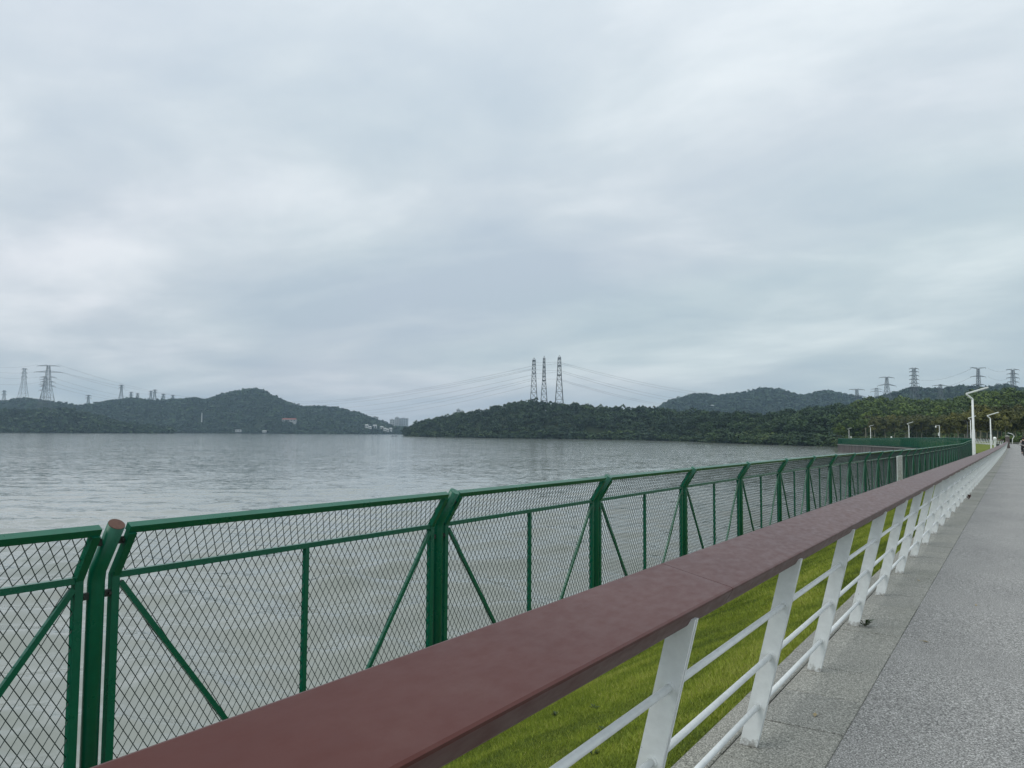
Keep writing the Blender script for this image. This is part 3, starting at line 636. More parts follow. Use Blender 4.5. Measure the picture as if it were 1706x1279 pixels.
# ------------------------------------------------------------------ foliage
def crown_arr(nblob, nleaf, leaf, flat=.75, seed=0, droop=0):
    """unit crown (radius 1, centre 0): leaf quads (n,4,3) and tint (n)"""
    r_ = np.random.default_rng(seed); cs = []
    while len(cs) < nblob:
        c = r_.uniform(-1,1,3); c[2] *= .9
        if np.linalg.norm(c) < .78: cs.append(c*(1,1,flat))
    cs = np.array(cs); rs = r_.uniform(.24,.44,nblob); tb = r_.uniform(.25,.75,nblob)
    bi = r_.integers(0,nblob,nleaf); d = r_.normal(size=(nleaf,3)); d /= np.linalg.norm(d,axis=1)[:,None]
    d[:,2] = np.where(d[:,2] < -.35, -d[:,2]*.5, d[:,2])
    P = cs[bi]+d*(rs[bi]*r_.uniform(.65,1.12,nleaf))[:,None]*np.array([1,1,.8])
    nrm = d+r_.normal(size=(nleaf,3))*.55; nrm[:,2] += .25; nrm /= np.linalg.norm(nrm,axis=1)[:,None]
    a_ = np.cross(nrm, r_.normal(size=(nleaf,3))); a_ /= np.linalg.norm(a_,axis=1)[:,None]; b_ = np.cross(nrm,a_)
    sz = leaf*r_.uniform(.6,1.35,nleaf)[:,None]
    a_ = a_*sz; b_ = b_*sz*r_.uniform(.5,.9,nleaf)[:,None]
    Q = np.stack([P-a_-b_*.4, P-b_*.9+a_*.3, P+a_+b_*.3, P-a_*.2+b_], 1)
    return Q, np.clip(tb[bi]+r_.normal(size=nleaf)*.13, 0, 1)
def forest(name, spots, variants, m, label=None, cat=None, kind='stuff', parent=None):
    """spots: (x, y, ztop, radius, height, tint)"""
    Qs, Ts = [], []
    for i, (x, y, zt, r_, h_, ti) in enumerate(spots):
        vs_ = variants(x, y) if callable(variants) else variants; Q, T = vs_[i % len(vs_)]; a_ = random.random()*6.28; c_, s_ = math.cos(a_), math.sin(a_)
        Rm = np.array([[c_*r_, s_*r_, 0], [-s_*r_, c_*r_, 0], [0, 0, h_/2]])
        Qs.append(Q@Rm+np.array([x, y, zt-h_/2])); Ts.append(np.clip(T*.6+ti*.5-.05, 0, 1))
    Q = np.concatenate(Qs); T = np.concatenate(Ts); V = Q.reshape(-1,3); F_ = np.arange(len(V)).reshape(-1,4)
    return tag(link(name, polys_np(name, V, F_, m, False, T), parent), label, cat, None, kind)
def hill(name, prof, m_floor, th, kind='structure', rough_=.12, nt=10, seed=1):
    """prof: list of (u, v of the tree line, F shore, F ridge).  Ground from the shore up to ridge minus tree height, and down behind."""
    us = np.arange(prof[0][0], prof[-1][0]+.1, 3.0); pu = [p[0] for p in prof]
    vt = np.interp(us, pu, [p[1] for p in prof]); Fs = np.interp(us, pu, [p[2] for p in prof]); Fr = np.interp(us, pu, [p[3] for p in prof])
    rows = []
    def zground(t, zr, z0): return z0+(zr-z0)*(np.sin(np.clip(t,0,1)*math.pi/2)**.9)
    for j, t in enumerate(np.linspace(0,1.6,nt+6)):
        row = []
        for k_, u in enumerate(us):
            F_ = Fs[k_]+(Fr[k_]-Fs[k_])*t; zr = max(PF(u, vt[k_], Fr[k_]).z-th, -3.5)
            z = zground(t, zr, -4.9) if t <= 1 else zr-(t-1)*1.5*(zr+4.9)
            p_ = PZ(u, F_, z); row.append((p_.x, p_.y, p_.z))
        rows.append(row)
    V = np.array(rows).reshape(-1,3); n = len(us); nr = len(rows); i = np.arange(nr-1)[:,None]*n+np.arange(n-1)[None,:]
    F_ = np.stack([i, i+1, i+n+1, i+n], -1).reshape(-1,4)
    o = tag(link(name, polys_np(name, V, F_, m_floor, True)), kind=kind)
    def spots(N_, rad, hgt, tf=lambda u,t: .5, tmax=1.12, bias=1.0, edge=0):
        out_ = []
        for q_ in range(N_):
            u = random.uniform(us[0], us[-1]); t = random.random()**bias*tmax
            if q_ < edge: t = random.uniform(-.01,.05)
            elif q_ < edge*2: t = random.uniform(.9,1.02)
            fs, fr = np.interp(u, us, Fs), np.interp(u, us, Fr); zr = max(PF(u, float(np.interp(u,us,vt)), fr).z-th, -3.5)
            z = float(zground(t, zr, -4.9)) if t <= 1 else zr-(t-1)*1.5*(zr+4.9)
            s_ = random.choice((.6,.8,.9,1,1.1,1.3,1.5)); r_ = rad*s_; h_ = hgt*random.uniform(.7,1.45)*(.75+.3*s_)
            if t < .05: h_ *= .62; z -= .6
            hh = h_
            p_ = PZ(u, fs+(fr-fs)*t, 0); out_.append((p_.x, p_.y, z+hh, r_, min(hh*1.15, r_*2.1), tf(u,t)*random.uniform(.5,1.5)))
        return out_
    def at(u, v):
        fs, fr = np.interp(u, us, Fs), np.interp(u, us, Fr); zr = max(PF(u, float(np.interp(u,us,vt)), fr).z-th, -3.5)
        best = None
        for t in np.linspace(0,1,120):
            F_ = fs+(fr-fs)*t; z = float(zground(t, zr, -4.9))+th*.9
            if PF(u, v, F_).z <= z: return F_-6
        return fr
    spots.at = at
    return spots
V_far = [crown_arr(6, 19, .42, .8, s) for s in range(6)]
V_mid = [crown_arr(10, 230, .135, .85, 20+s) for s in range(8)]
V_hi = [crown_arr(14, 440, .096, .85, 40+s) for s in range(8)]
# far hills
sp1 = hill('far_hill', [(90,676,2050,2300),(140,676,2050,2350),(180,669,2050,2450),(215,664,2050,2450),(250,668,2050,2450),(300,666,2050,2500),(320,663,2050,2500),(340,667,2050,2500),(370,657,2050,2550),(400,651,2050,2600),(425,648,2050,2600),(440,653,2050,2600),(470,668,2050,2600),(500,678,2060,2600),(540,678,2080,2600),(570,682,2100,2600),(600,690,2150,2600),(622,698,2200,2600),(640,705,2250,2600),(655,711,2350,2650),(684,713,2400,2700)], M['floor'], 9)
forest('far_hill_woods', sp1(4600, 8, 11, lambda u,t: .45, edge=350), V_far, M['leaf_dark'], 'hazy blue-green woods covering the distant hill across the lake', 'forest')
sp2 = hill('left_back_hill', [(-80,668,2000,2300),(0,669,2000,2300),(40,664,2000,2300),(65,668,2000,2300),(90,671,2000,2300),(110,673,2000,2300),(125,682,2000,2300),(150,690,2000,2300)], M['floor'], 9)
forest('left_hill_woods', sp2(1500, 7.5, 11, lambda u,t: .4, edge=120), V_far, M['leaf_dark'], 'hazy woods on the low hill behind the left pylons', 'forest')
sp3 = hill('left_headland', [(-80,686,1420,1560),(0,685,1420,1560),(60,684,1440,1580),(110,682,1460,1600),(140,690,1480,1600),(180,698,1500,1620),(205,706,1520,1620),(290,715,1600,1680)], M['floor'], 8)
forest('left_headland_woods', sp3(1800, 6.5, 10, lambda u,t: .25, edge=200), V_far, M['leaf_dark'], 'dark green wooded shore at the far left of the lake', 'forest')
sp4 = hill('right_far_hill', [(1060,696,1900,2500),(1090,684,1900,2500),(1120,669,1900,2500),(1160,658,1900,2500),(1200,661,1900,2500),(1240,656,1900,2500),(1270,650,1900,2500),(1300,651,1900,2500),(1335,662,1900,2500),(1380,653,1900,2500),(1420,661,1900,2500),(1460,672,1900,2500)], M['floor'], 9)
forest('right_far_hill_woods', sp4(3600, 9, 12, lambda u,t: .4, tmax=1.05, bias=.6, edge=200), V_far, M['leaf_dark'], 'blue hazy wooded hill behind the right headland', 'forest')
sp5 = hill('right_back_hill', [(1420,676,1300,1700),(1450,667,1300,1700),(1480,661,1300,1700),(1520,649,1300,1750),(1570,651,1300,1750),(1600,646,1300,1750),(1640,649,1300,1750),(1680,644,1300,1750),(1706,650,1300,1750),(1800,655,1300,1750)], M['floor'], 9)
forest('right_back_hill_woods', sp5(3000, 7.5, 11, lambda u,t: .45, tmax=1.05, bias=.6, edge=200), V_far, M['leaf_dark'], 'blue-green wooded hill carrying the right-hand pylons', 'forest')
# the wooded headland across the water
sp6 = hill('headland', [(676,722,1215,1235),(684,712,1190,1230),(695,705,1150,1230),(720,699,1080,1190),(770,691,990,1130),(800,687,940,1090),(850,675,900,1060),(890,671,880,1040),(930,676,860,1000),(985,679,840,960),(1040,684,800,910),(1080,684,760,870),(1120,687,700,820),(1160,690,640,760),(1200,692,570,700),(1260,697,520,650),(1300,694,480,640),(1330,691,460,640),(1370,684,440,640),(1410,681,420,640)], M['floor'], 9)
def headtint(u, t): return .22+.38*(t < .06)+.22*random.random()+.1*(u > 1150)
forest('headland_woods', sp6(1500, 6.6, 10.5, headtint, tmax=1.1, edge=300), lambda x, y: V_hi if math.hypot(x, y) < 760 else V_mid, M['leaf_dark'], 'dark green woods on the headland in the middle of the lake', 'forest')
sp7 = hill('right_hillside', [(1390,688,400,620),(1420,681,380,640),(1440,674,370,660),(1470,670,360,660),(1500,673,360,640),(1540,676,350,600),(1580,671,340,560),(1620,661,330,540),(1660,655,320,520),(1706,656,320,520),(1900,650,320,520)], M['floor'], 10)
forest('hillside_woods', sp7(560, 5.6, 10.5, lambda u,t: .30+.15*random.random(), tmax=1.08, edge=60), V_hi, M['leaf_green'], 'green woods climbing the slope behind the far promenade', 'forest')

# individual trees round the far promenade
def tree_meshes(seed, olive):
    r_ = random.Random(seed); b = MB(); H_ = 8.0
    lean = r_.uniform(-.3,.3); pts = [(0,0,0),(lean*.2,0,1.2),(lean*.6,.1,3.0),(lean,.15,5.2)]
    b.tube(pts, [.13,.10,.08,.05], 7)
    for k_ in range(7):
        a_ = r_.uniform(0,6.28); z0 = r_.uniform(2.0,5.0); l_ = r_.uniform(1.2,2.3)
        b.tube([(lean*.6,.1,z0),(lean*.6+math.cos(a_)*l_*.5,math.sin(a_)*l_*.5,z0+l_*.5),(lean*.6+math.cos(a_)*l_,math.sin(a_)*l_,z0+l_*1.1)], [.06,.045,.02], 5)
    tm_ = b.mesh('trunk', M['bark_pale'] if olive else M['bark'])
    Q, T = crown_arr(17, 2600, .075, .85, 100+seed); Q = Q*np.array([2.7,2.7,3.5])+np.array([lean,0,4.9+r_.uniform(-.5,.3)])
    V = Q.reshape(-1,3); cm = polys_np('crown', V, np.arange(len(V)).reshape(-1,4), M['leaf_olive'] if olive else M['leaf_green'], False, T)
    return tm_, cm
TM = [tree_meshes(s, s % 2 == 0) for s in range(6)]
def tree(u, F, zb, vtop, kind, label, group):
    p_ = PZ(u, F, zb); h_ = (PF(u, vtop, F).z-zb)/8.0
    t = thing('tree', label, 'tree', p_, random.uniform(0,6.28), group); s_ = h_*random.uniform(.9,1.15)
    t.scale = (s_, s_, h_); tm_, cm = TM[kind]; link('trunk', tm_, t); link('crown', cm, t)
for i in range(34):
    u = 1392+i*7.6+random.uniform(-3,3); F = random.uniform(330,400) if u < 1560 else random.uniform(235,320)
    olive = u > 1440; v = np.interp(u, [1392,1440,1500,1560,1620,1660], [704,694,690,690,684,676])+random.uniform(-4,5)
    tree(u, F, -.6, v, random.choice((0,2,4)) if olive else random.choice((1,3,5)), 'olive-leaved tree with pale thin trunk in the row behind the far promenade' if olive else 'dark green tree in the row at the left end of the far promenade',
         'pale-trunked trees behind the far promenade' if olive else 'dark trees at the left end of the promenade')
for i in range(16):
    u = 1610+i*8.5+random.uniform(-3,3); tree(u, random.uniform(180,230), -.2, 672+random.uniform(-5,12), random.choice((0,2,4,1)), 'leafy olive-green tree standing behind the end of the path', 'trees behind the end of the path')
def bush_mesh(seed):
    Q, T = crown_arr(14, 1500, .10, .8, 300+seed); V = (Q*np.array([1,1,.85])+np.array([0,0,.6])).reshape(-1,3)
    return polys_np('leaves', V, np.arange(len(V)).reshape(-1,4), M['leaf_green'], False, T)
BM = [bush_mesh(s) for s in range(3)]
b = MB()
for k_ in range(6): b.tube([(0,0,0),(math.cos(k_)*.3,math.sin(k_)*.3,.6),(math.cos(k_)*.5,math.sin(k_)*.5,1.0)], [.04,.03,.01], 5)
stem_me = b.mesh('stems', M['bark'])
def bush(u, F, zb, r_, h_, label, group):
    t = thing('bush', label, 'bush', PZ(u,F,zb), random.uniform(0,6), group); t.scale = (r_,r_,h_/1.5); link('leaves', random.choice(BM), t); link('stems', stem_me, t)
for i in range(16): bush(1676+i*4+random.uniform(-1,1), random.uniform(172,188), -.1, random.uniform(1.3,2.2), random.uniform(1.6,3.2), 'dark rounded bush at the far end of the path', 'bushes at the end of the path')
for i in range(26): bush(1400+i*10+random.uniform(-3,3), np.interp(i,[0,25],[370,225])+random.uniform(-8,8), -.6, random.uniform(1.5,2.8), random.uniform(1.5,2.6), 'low dark bush under the trees behind the far promenade', 'bushes under the promenade trees')

# ------------------------------------------------------------------ lawn grass (real blades), weeds
def grass(name, y0, y1, n, hgt, wid, label):
    x = rng.uniform(-3.75,-1.395,n); y = rng.uniform(0,1,n)**1.25*(y1-y0)+y0
    z = turf_z(x, y)-.005; a_ = rng.uniform(0,6.28,n)
    patch = np.clip(.5+.34*np.sin(x*2.3+y*1.1+1.5*np.sin(y*.7))*np.sin(y*.83-x*1.7)+.22*np.sin(x*6.1-y*3.3+2*np.sin(y*2.1))+.2*np.sin(x*11+3*np.sin(y*4.7))*np.sin(y*9.1+x*3), 0, 1)
    h_ = hgt*rng.uniform(.5,1.25,n)*(.75+.5*patch); w_ = wid*rng.uniform(.7,1.3,n)
    dx, dy = np.cos(a_), np.sin(a_); le = rng.uniform(.2,1.0,n)*h_; la = a_+rng.normal(0,.9,n)
    b0 = np.stack([x-dx*w_, y-dy*w_, z],1); b1 = np.stack([x+dx*w_, y+dy*w_, z],1)
    tip = np.stack([x+np.cos(la)*le, y+np.sin(la)*le+.15*h_, z+h_*.85],1)
    V = np.stack([b0,b1,tip],1).reshape(-1,3)
    T = np.clip(.36+.62*(patch-.5)+rng.normal(0,.16,n)+.5*(rng.uniform(0,1,n) < .04), 0, 1)
    return tag(link(name, polys_np(name, V, np.arange(len(V)).reshape(-1,3), M['blade'], False, T)), label, 'grass', None, 'stuff')
grass('lawn_grass', .8, 9, 300000, .034, .0019, 'short green grass growing on the bank between pavement and fence, near part')
grass('lawn_grass', 9, 26, 190000, .045, .0036, 'green grass farther along the bank behind the white railing')
grass('lawn_grass', 26, 80, 120000, .06, .009, 'distant strip of green grass on the bank beside the railing')
def weed(x, y, s, label, m):
    z = float(turf_z(np.array(x), np.array(y))) if x < -1.41 else float(sag(y)); t = thing('weed', label, 'weed', (x,y,z))
    r_ = random.Random(int(x*1000+y*77)); 
    for k_ in range(11):
        a_ = r_.uniform(0,6.28); l_ = s*r_.uniform(.5,1); h_ = s*r_.uniform(.3,.9); w_ = .16*l_
        d = Vector((math.cos(a_),math.sin(a_),0)); sd_ = Vector((-d.y,d.x,0)); b = MB()
        q0 = Vector((0,0,0)); q1 = d*l_*.5+Vector((0,0,h_*.8)); q2 = d*l_+Vector((0,0,h_))
        b.add([q0, q1-sd_*w_, q2, q1+sd_*w_, q1+Vector((0,0,-.004))], [(0,1,4),(1,2,4),(2,3,4),(3,0,4),(0,3,2,1)]); b.build('leaf', m, t)
wk = mat('weed_leaf', (.03,.055,.012), .5); wr = mat('weed_red', (.09,.035,.03), .6)
for i, (x, y, s) in enumerate(((-2.05,4.0,.05),(-2.3,4.6,.04),(-2.7,5.3,.05),(-2.2,6.1,.04),(-3.1,5.4,.05),(-2.6,3.7,.04))):
    p_ = ('small dark leafy weed in the near lawn behind the railing',)
    weed(x, y, s, p_[0], wk)
for o in [o for o in C.objects if o.name.startswith('weed') and o.get('label')]: o['group'] = 'weeds in the lawn'
weed(-1.085, 7.03, .09, 'dry weed sprouting at the foot of a white post beside the slabs', wk)
weed(-1.06, 23.6, .16, 'reddish weed at the foot of a far white post', wr)

lf = mat('dry_leaf', (.30,.24,.13), .8)
for x, y, lb in ((-.62,6.75,'pale dry leaf scrap on the path just right of the slab edge'),(-.93,9.6,'dry leaf scrap lying on the slabs beyond the fourth post'),(-.35,8.5,'tiny dry leaf farther out on the grey path'),(-.98,4.62,'small dry leaf on the slabs near the second post')):
    t = thing('fallen_leaf', lb, 'leaf', (x,y,float(sag(y))+.004)); a_ = x*9+y*5; d = Vector((math.cos(a_),math.sin(a_),0)); e_ = Vector((-d.y,d.x,0)); b = MB()
    b.add([d*-.03, e_*.012+Vector((0,0,.006)), d*.03+Vector((0,0,.004)), e_*-.012+Vector((0,0,.005)), Vector((0,0,0))], [(0,4,1),(4,2,1),(4,3,2),(0,3,4)]); b.build('blade', lf, t); b = MB(); b.rod(d*.028+Vector((0,0,.003)), d*.045+Vector((0,0,.006)), .001, 4); b.build('stalk', lf, t)
# ------------------------------------------------------------------ pylons and cables
def pylon(u, vtop, vbase, F, wb, wt, arms, label, group=None, along=False, peak=0, thick=1.0, waist=None):
    """widths in photo pixels at distance F; arms = [(v, half span px, tip rise px)]"""
    px = F/FPX; zb = PF(u, vbase, F).z; p0 = PZ(u, F, zb); H_ = (vbase-vtop)*px
    t = thing('transmission_tower', label, 'pylon', p0, psi+(math.radians(90) if along else math.radians(8)), group)
    r_ = .00016*F*thick; zw = H_*(waist if waist else .55); WB, WT = wb*px/2, wt*px/2
    ww = WT+(WB-WT)*.28
    def wd(z): return WB+(ww-WB)*z/zw if z < zw else ww+(WT-ww)*(z-zw)/(H_-zw)
    b = MB(); lv = [0]; z = 0; coarse = H_ < 45
    while z < H_*.985:
        z = min(H_, z+max(1.9*wd(z), H_*(.13 if coarse else .055))); lv.append(z)
    cs = lambda z: [Vector((sx*wd(z), sy*wd(z)*.9, z)) for sx, sy in ((-1,-1),(1,-1),(1,1),(-1,1))]
    deep = Vector((0,0,-8.0))
    for c_ in cs(0): b.rod(c_+deep*.5, c_, r_*1.5, 3, caps=False)
    for z0, z1 in zip(lv, lv[1:]):
        A, B_ = cs(z0), cs(z1)
        for k_ in range(4):
            b.rod(A[k_], B_[k_], r_*1.5, 3, caps=False); b.rod(A[k_], B_[(k_+1)%4], r_*.7, 3, caps=False); b.rod(A[(k_+1)%4], B_[k_], r_*.7, 3, caps=False)
            b.rod(B_[k_], B_[(k_+1)%4], r_*.8, 3, caps=False)
    b.build('lattice_body', M['steel'], t)
    if peak:
        b = MB(); 
        for c_ in cs(H_): b.rod(c_, (0,0,H_+peak*px), r_, 3, caps=False)
        b.build('peak', M['steel'], t)
    for v, hs, rise in arms:
        z = (vbase-v)*px; hsm = hs*px; b = MB(); w_ = wd(min(z,H_)); dz = max(1.6*px, hsm*.10)
        for s_ in (-1,1):
            tip = Vector((s_*hsm,0,z+rise*px))
            for sy in (-1,1):
                A = Vector((s_*w_,sy*w_*.7,z)); B_ = Vector((s_*w_,sy*w_*.7,z+dz)); b.rod(A, tip, r_*1.1, 3, caps=False); b.rod(B_, tip, r_*.9, 3, caps=False)
            n = 5
            for k_ in range(n):
                a0 = Vector((s_*w_,0,z)).lerp(tip, k_/n); a1 = Vector((s_*w_,0,z+dz)).lerp(tip, (k_+.5)/n); a2 = Vector((s_*w_,0,z)).lerp(tip, (k_+1)/n)
                b.rod(a0, a1, r_*.6, 3, caps=False); b.rod(a1, a2, r_*.6, 3, caps=False)
            b.rod(tip, tip-Vector((0,0,2.2*px)), r_*.8, 3, caps=False)
        b.build('cross_arm', M['steel'], t)
    return t
GC = 'three slim pylons on the headland'
pylon(889, 599, 678, 1065, 14, 5.2, [(600,2.6,0),(607,3,0),(622,3.4,0)], 'left of the three slim lattice pylons on the headland', GC, along=True, peak=4, waist=.6, thick=1.5)
pylon(906, 596, 679, 1090, 13, 3.4, [(603,2.4,0),(611,2.6,0),(619,2.8,0),(627,3,0),(634,3,0)], 'middle and thinnest of the three lattice pylons on the headland', GC, along=True, peak=4, waist=.55, thick=1.5)
pylon(931.5, 595, 680, 1020, 16, 5, [(596,3,0),(609,3.2,0),(625,3.4,0)], 'right and broadest of the three lattice pylons on the headland', GC, along=True, peak=4, waist=.6, thick=1.5)
pylon(76, 608, 684, 1560, 23, 3.5, [(609,18,-.2),(619.5,22,0),(628,13,0),(636,12,0),(643,12,0)], 'largest left pylon with two broad cross arms above the dark shore', thick=1.15)
pylon(72, 628, 684, 1700, 14, 4, [(632,9,0),(640,10,0),(650,10,0)], 'shorter pylon directly behind the largest left pylon', thick=.7)
pylon(36, 613, 668, 2150, 14, 3, [(614.5,5,0),(621,5,0),(628,5,0)], 'slim pylon left of the largest left pylon', thick=.8)
pylon(4, 650, 672, 2250, 6, 2, [(652,4,0),(657,4,0)], 'small pylon at the left edge of the photo', thick=.8)
for u, v0, v1, wb, hs, lb in ((145,658,684,8,5,'small pylon just right of the largest left pylon'),(199.5,641,670,8,4.5,'taller small pylon above the left shoulder of the far hill'),(216,653,669,6,3.5,'small pylon third from left along the far hill'),(227,655,669,6,3,'thin small pylon left of the paired hilltop pylons'),(249,651,670,5,3,'left pylon of the close pair above the far hill'),(255.5,649,670,7,4,'right pylon of the close pair above the far hill'),(270,656,670,6,3.5,'small pylon right of the hilltop pair'),(286,658,671,6,3.5,'rightmost small pylon before the hill peak')):
    pylon(u, v0, v1, 2560, wb, 1.4, [(v0+1,hs,0),(v0+5,hs,0)], lb, 'small pylons along the far hill', thick=.9)
pylon(1525.5, 613, 672, 1250, 14, 3.6, [(613.5,8.5,0),(619,8.5,.5),(625.5,8.8,.5),(632,9,.5),(638.5,9,.5),(645,9,.5),(650,9,.5)], 'tall pylon with seven short cross arms above the right hill', thick=1.3, waist=.45)
pylon(1479.5, 628, 674, 1350, 14, 2.6, [(628.5,13.5,0),(640.5,17,-2)], 'pylon with a wide flat top arm left of the tall right pylon', thick=1.2)
pylon(1462, 646, 674, 1500, 9, 3, [(648,10,0),(652,11,0)], 'small pylon behind the wide flat-armed pylon', thick=.7)
pylon(1429, 648, 676, 1500, 7, 3, [(649,14,.5),(659,17,-1.5)], 'leftmost pylon of the right hill, with two drooping arms', thick=1.2)
pylon(1569, 640, 680, 1200, 14, 3, [(642,15,-.5),(648,10,0)], 'broad low pylon between the tall pylon and the street lamp', thick=1.1)
pylon(1633, 613, 668, 1100, 9, 3, [(613.5,14,2),(626.5,14,-.5),(640.5,13,-.5)], 'three-armed pylon directly above the nearest street lamp', thick=1.3)
pylon(1691, 615, 668, 1150, 11, 3.2, [(615.5,12,.5),(622.5,11,0),(629,12,0),(636,11,0)], 'four-armed pylon near the right edge of the photo', thick=1.3)
pylon(1665.5, 639, 668, 1650, 6, 2, [(639.5,5,0),(643,4,0)], 'tiny far pylon between the two right-hand pylons', thick=.7)
ordn = ['topmost','second highest','third highest','fourth highest','fifth highest','sixth highest','seventh highest','lowest']
def cable(a_, b_, sagm, r_, label, group):
    n = 26; pts = []
    for k_ in range(n+1):
        t_ = k_/n; p_ = a_.lerp(b_, t_); p_.z -= sagm*4*t_*(1-t_); pts.append(p_)
    b = MB(); b.tube(pts, [r_]*(n+1), 4, caps=False); tag(b.build('power_line', M['wire']), label, 'cable', group)
for i, (va, ub, vb, sg) in enumerate(((609,430,664,26),(613.5,420,668,24),(615,425,671,26),(624,470,680,20),(630,520,686,18),(633,530,688,20),(641,590,690,14))):
    cable(PF(889,va,1065), PF(ub,vb,2620), sg, .13, f'{ordn[i] if i<6 else "lowest"} cable sagging left from the three slim pylons', 'cables left of the three slim pylons')
for i, (va, ub, vb, sg) in enumerate(((603,1290,656,22),(605,1285,658,24),(616.5,1240,668,20),(619,1235,671,22),(631,1200,676,18),(633,1195,678,18))):
    cable(PF(931.5,va,1020), PF(ub,vb,2600), sg, .13, f'{ordn[i] if i<5 else "lowest"} cable sagging right from the three slim pylons', 'cables right of the three slim pylons')
for i, (va, vb) in enumerate(((603,603),(609,605),(615,617),(622,619),(630,631))):
    cable(PF(889,va,1065), PF(931.5,vb,1020), .6, .10, f'{ordn[i] if i<4 else "lowest"} short cable strung between the three slim pylons', 'short cables between the three slim pylons')
for i, (ua, va, ub, vb, sg) in enumerate(((96,607,350,664,14),(99,619,345,663,10),(100,619.5,335,666,14),(88,629,300,666,16),(88,637,280,668,14),(88,644,250,668,10))):
    cable(PF(ua,va,1560), PF(ub,vb,2560), sg, .16, f'{ordn[i] if i<5 else "lowest"} cable running right from the largest left pylon', 'cables right of the largest left pylon')
for i, (va, vb) in enumerate(((613,607),(619,619),(628,628),(640,637))):
    cable(PF(-30,va-4,1500), PF(64,vb,1560), 5, .13, f'{ordn[i] if i<3 else "lowest"} cable entering from the left edge to the largest left pylon', 'cables left of the largest left pylon')
for i, (va, vb) in enumerate(((613,616),(627,630),(641,636))):
    cable(PF(1646,va,1100), PF(1680,vb,1150), 4, .10, f'{("topmost","middle","lowest")[i]} cable between the two right-hand pylons', 'cables between the right-hand pylons')
    cable(PF(1620,va,1100), PF(1534,va+20 if i<2 else 652,1250), 6, .10, f'{("topmost","middle","lowest")[i]} cable from the three-armed pylon to the tall right pylon', 'cables between the three-armed and the tall pylon')

# ------------------------------------------------------------------ far buildings
bc = [mat('render_pale', (.36,.37,.37), .8), mat('render_grey', (.34,.37,.40), .8), mat('render_white', (.50,.51,.50), .8)]; wg = mat('window_glass', (.05,.06,.07), .2); rr = mat('red_tiles', (.25,.07,.045), .8)
def building(u0, u1, v0, v1, F, m, label, group=None, depth=18, rows=4, roof=None, gable=0, dn=7):
    a_, c_ = PF(u0, v1, F), PF(u1, v0, F); W_ = (u1-u0)*F/FPX; H_ = c_.z-a_.z; mid = PZ((u0+u1)/2, F, a_.z)
    t = thing('building', label, 'building', mid, psi, group)
    b = MB(); b.box((-W_/2,0,-dn),(W_/2,depth,H_)); b.build('wall', m, t)
    b = MB()
    if gable: b.add([(-W_/2-1,-1,H_),(W_/2+1,-1,H_),(W_/2+1,depth+1,H_),(-W_/2-1,depth+1,H_),(-W_/2+1,depth/2,H_+gable),(W_/2-1,depth/2,H_+gable)], [(0,1,5,4),(1,2,5),(2,3,4,5),(3,0,4),(0,3,2,1)])
    else: b.box((-W_/2-.4,-.4,H_),(W_/2+.4,depth+.4,H_+1.0)); b.box((-W_/5,depth*.3,H_+1),(W_/8,depth*.7,H_+3.6))
    b.build('roof', roof or m, t)
    nc = max(2, int(W_/7)); 
    for r_ in range(rows):
        for k_ in range(nc):
            x0 = -W_/2+W_*(k_+.25)/nc; z0 = H_*(r_+.3)/rows; b = MB(); b.box((x0,-.12,z0),(x0+W_/nc*.5,.05,z0+H_/rows*.45)); b.build('window', wg, t)
building(657.5,664,695.5,712,2950, bc[0], 'pale tower block at the left of the city cluster in the gap between hills', 'city blocks in the gap', rows=6)
building(664.2,679,697,712,2980, bc[1], 'wide blue-grey slab block in the gap between the hills', 'city blocks in the gap', rows=5)
building(649,657.2,699,712,2920, bc[0], 'lower pale block left of the tower block in the gap', 'city blocks in the gap', rows=4)
building(618.5,628.5,694.5,706,2750, bc[0], 'pale block rising behind the right end of the far hill', 'city blocks in the gap', rows=4)
building(760,766,682.5,700,1800, bc[1], 'grey building top peeking over the headland trees, left one', None, rows=5)
building(766.5,772,685,700,1850, bc[0], 'lower pale building top peeking over the headland trees, right one', None, rows=4)
for u0,u1,v0,v1,lb in ((608,613,708,712,'white villa at the left of the lakeside villas'),(613.5,618,711,713.5,'white villa with bright roof among the lakeside villas'),(621,627,708.5,713,'grey villa in the middle of the lakeside villas'),(633,638,711,714,'white villa at the top of the bright sloping roofs'),(638.5,643,713.5,717,'white villa in the middle of the bright sloping roofs'),(643.5,647,715,718.5,'lowest white villa of the bright sloping roofs'),(648.5,652.5,713.5,718,'round-topped pale villa right of the sloping roofs')):
    building(u0,u1,v0,v1,sp1.at(u0,v1), bc[2], lb, 'lakeside villas', depth=9, rows=1, gable=2.0, dn=2)
building(469,492,698.5,702,sp1.at(480,702), bc[0], 'long temple building with red roof on the far hillside', None, depth=12, rows=1, roof=rr, gable=3)
building(392,401,716.3,719,2035, bc[0], 'small white boathouse on the far shore', None, depth=8, rows=1, gable=1.2, dn=1)
building(437,443,717.5,719.5,2040, bc[2], 'tiny white hut on the far shore right of the boathouse', None, depth=6, rows=1, gable=1.0, dn=1)
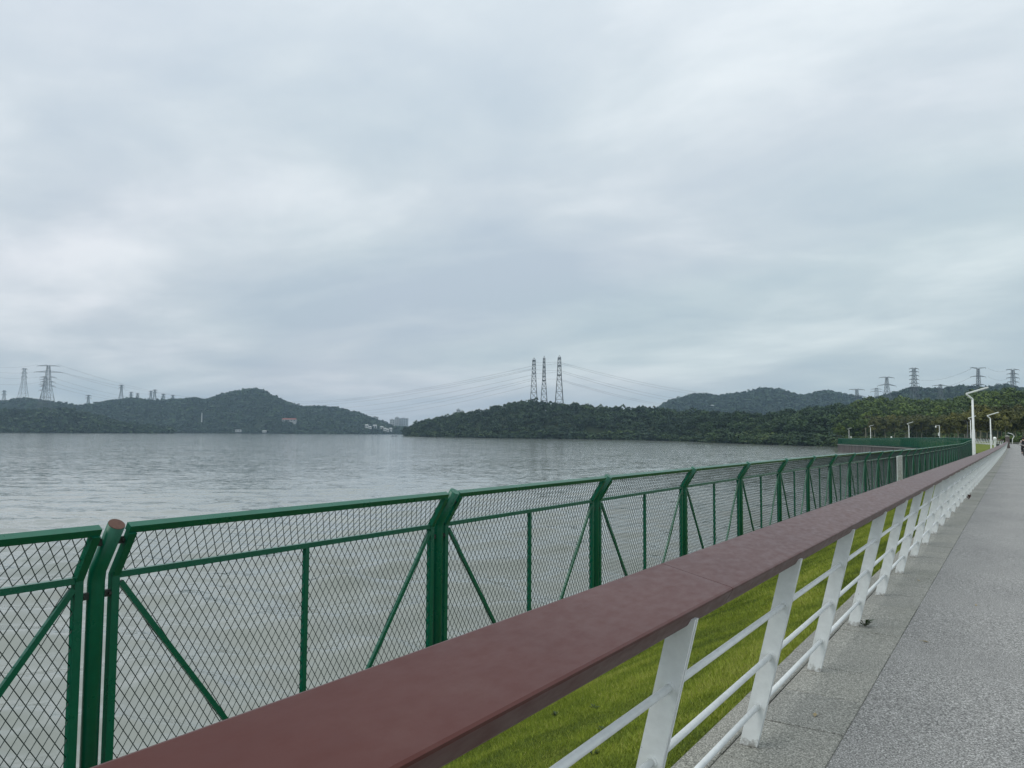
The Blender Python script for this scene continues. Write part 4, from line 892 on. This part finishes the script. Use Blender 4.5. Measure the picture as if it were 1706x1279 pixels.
building(1186,1190,675,678,sp4.at(1188,678), bc[2], 'small white house on the right far hill slope', None, depth=8, rows=1, gable=1.5)
Fc = sp1.at(336,702); p_ = PF(336,703,Fc); h_ = PF(336,688,Fc).z-p_.z; t = thing('chimney', 'slender white chimney on the far hillside', 'chimney', p_)
b = MB(); b.tube([(0,0,0),(0,0,h_*.5),(0,0,h_)], [1.6,1.3,1.0], 10); b.build('stack', bc[2], t); b = MB(); b.rod((0,0,h_),(0,0,h_+.8),1.3,10); b.build('rim', bc[2], t)
# small boats
for u, lb in ((654,'left one of two small dark boats off the headland tip'),(659.5,'right one of two small dark boats off the headland tip')):
    p_ = PZ(u, 1150, -4.45); t = thing('rowing_boat', lb, 'boat', p_, psi, 'small boats off the headland')
    b = MB(); pr_ = [(-2.6,0,.75),(-1.5,-.6,.55),(1.2,-.65,.5),(2.3,0,.7),(1.2,.65,.5),(-1.5,.6,.55)]; n = 6
    b.add(pr_+[(x*.75,y*.6,-.15) for x,y,z in pr_], [(k_,(k_+1)%n,n+(k_+1)%n,n+k_) for k_ in range(n)]+[tuple(range(n,2*n))]); b.build('hull', cbk, t)
    b = MB(); b.box((-.3,-.5,.35),(.0,.5,.42)); b.box((.8,-.45,.35),(1.0,.45,.42)); b.build('thwart', M['bark'], t)
    b = MB(); b.sphere((-.4,0,1.0),.32,7,5,(.8,.7,1.5)); b.sphere((-.4,0,1.65),.15,7,5); b.build('covered_load', cbk, t)

# ------------------------------------------------------------------ haze
hz = MB(); hz.box((-5300,-720,-7.6),(2700,5000,260)); hm_ = bpy.data.materials.new('haze'); hm_.use_nodes = True; n_ = hm_.node_tree; n_.nodes.clear()
vo = n_.nodes.new('ShaderNodeVolumePrincipled'); vo.inputs['Color'].default_value = (.58,.80,1,1); vo.inputs['Density'].default_value = HAZE; vo.inputs['Anisotropy'].default_value = .2
ot = n_.nodes.new('ShaderNodeOutputMaterial'); n_.links.new(vo.outputs[0], ot.inputs['Volume'])
tag(hz.build('haze', hm_), kind='stuff')
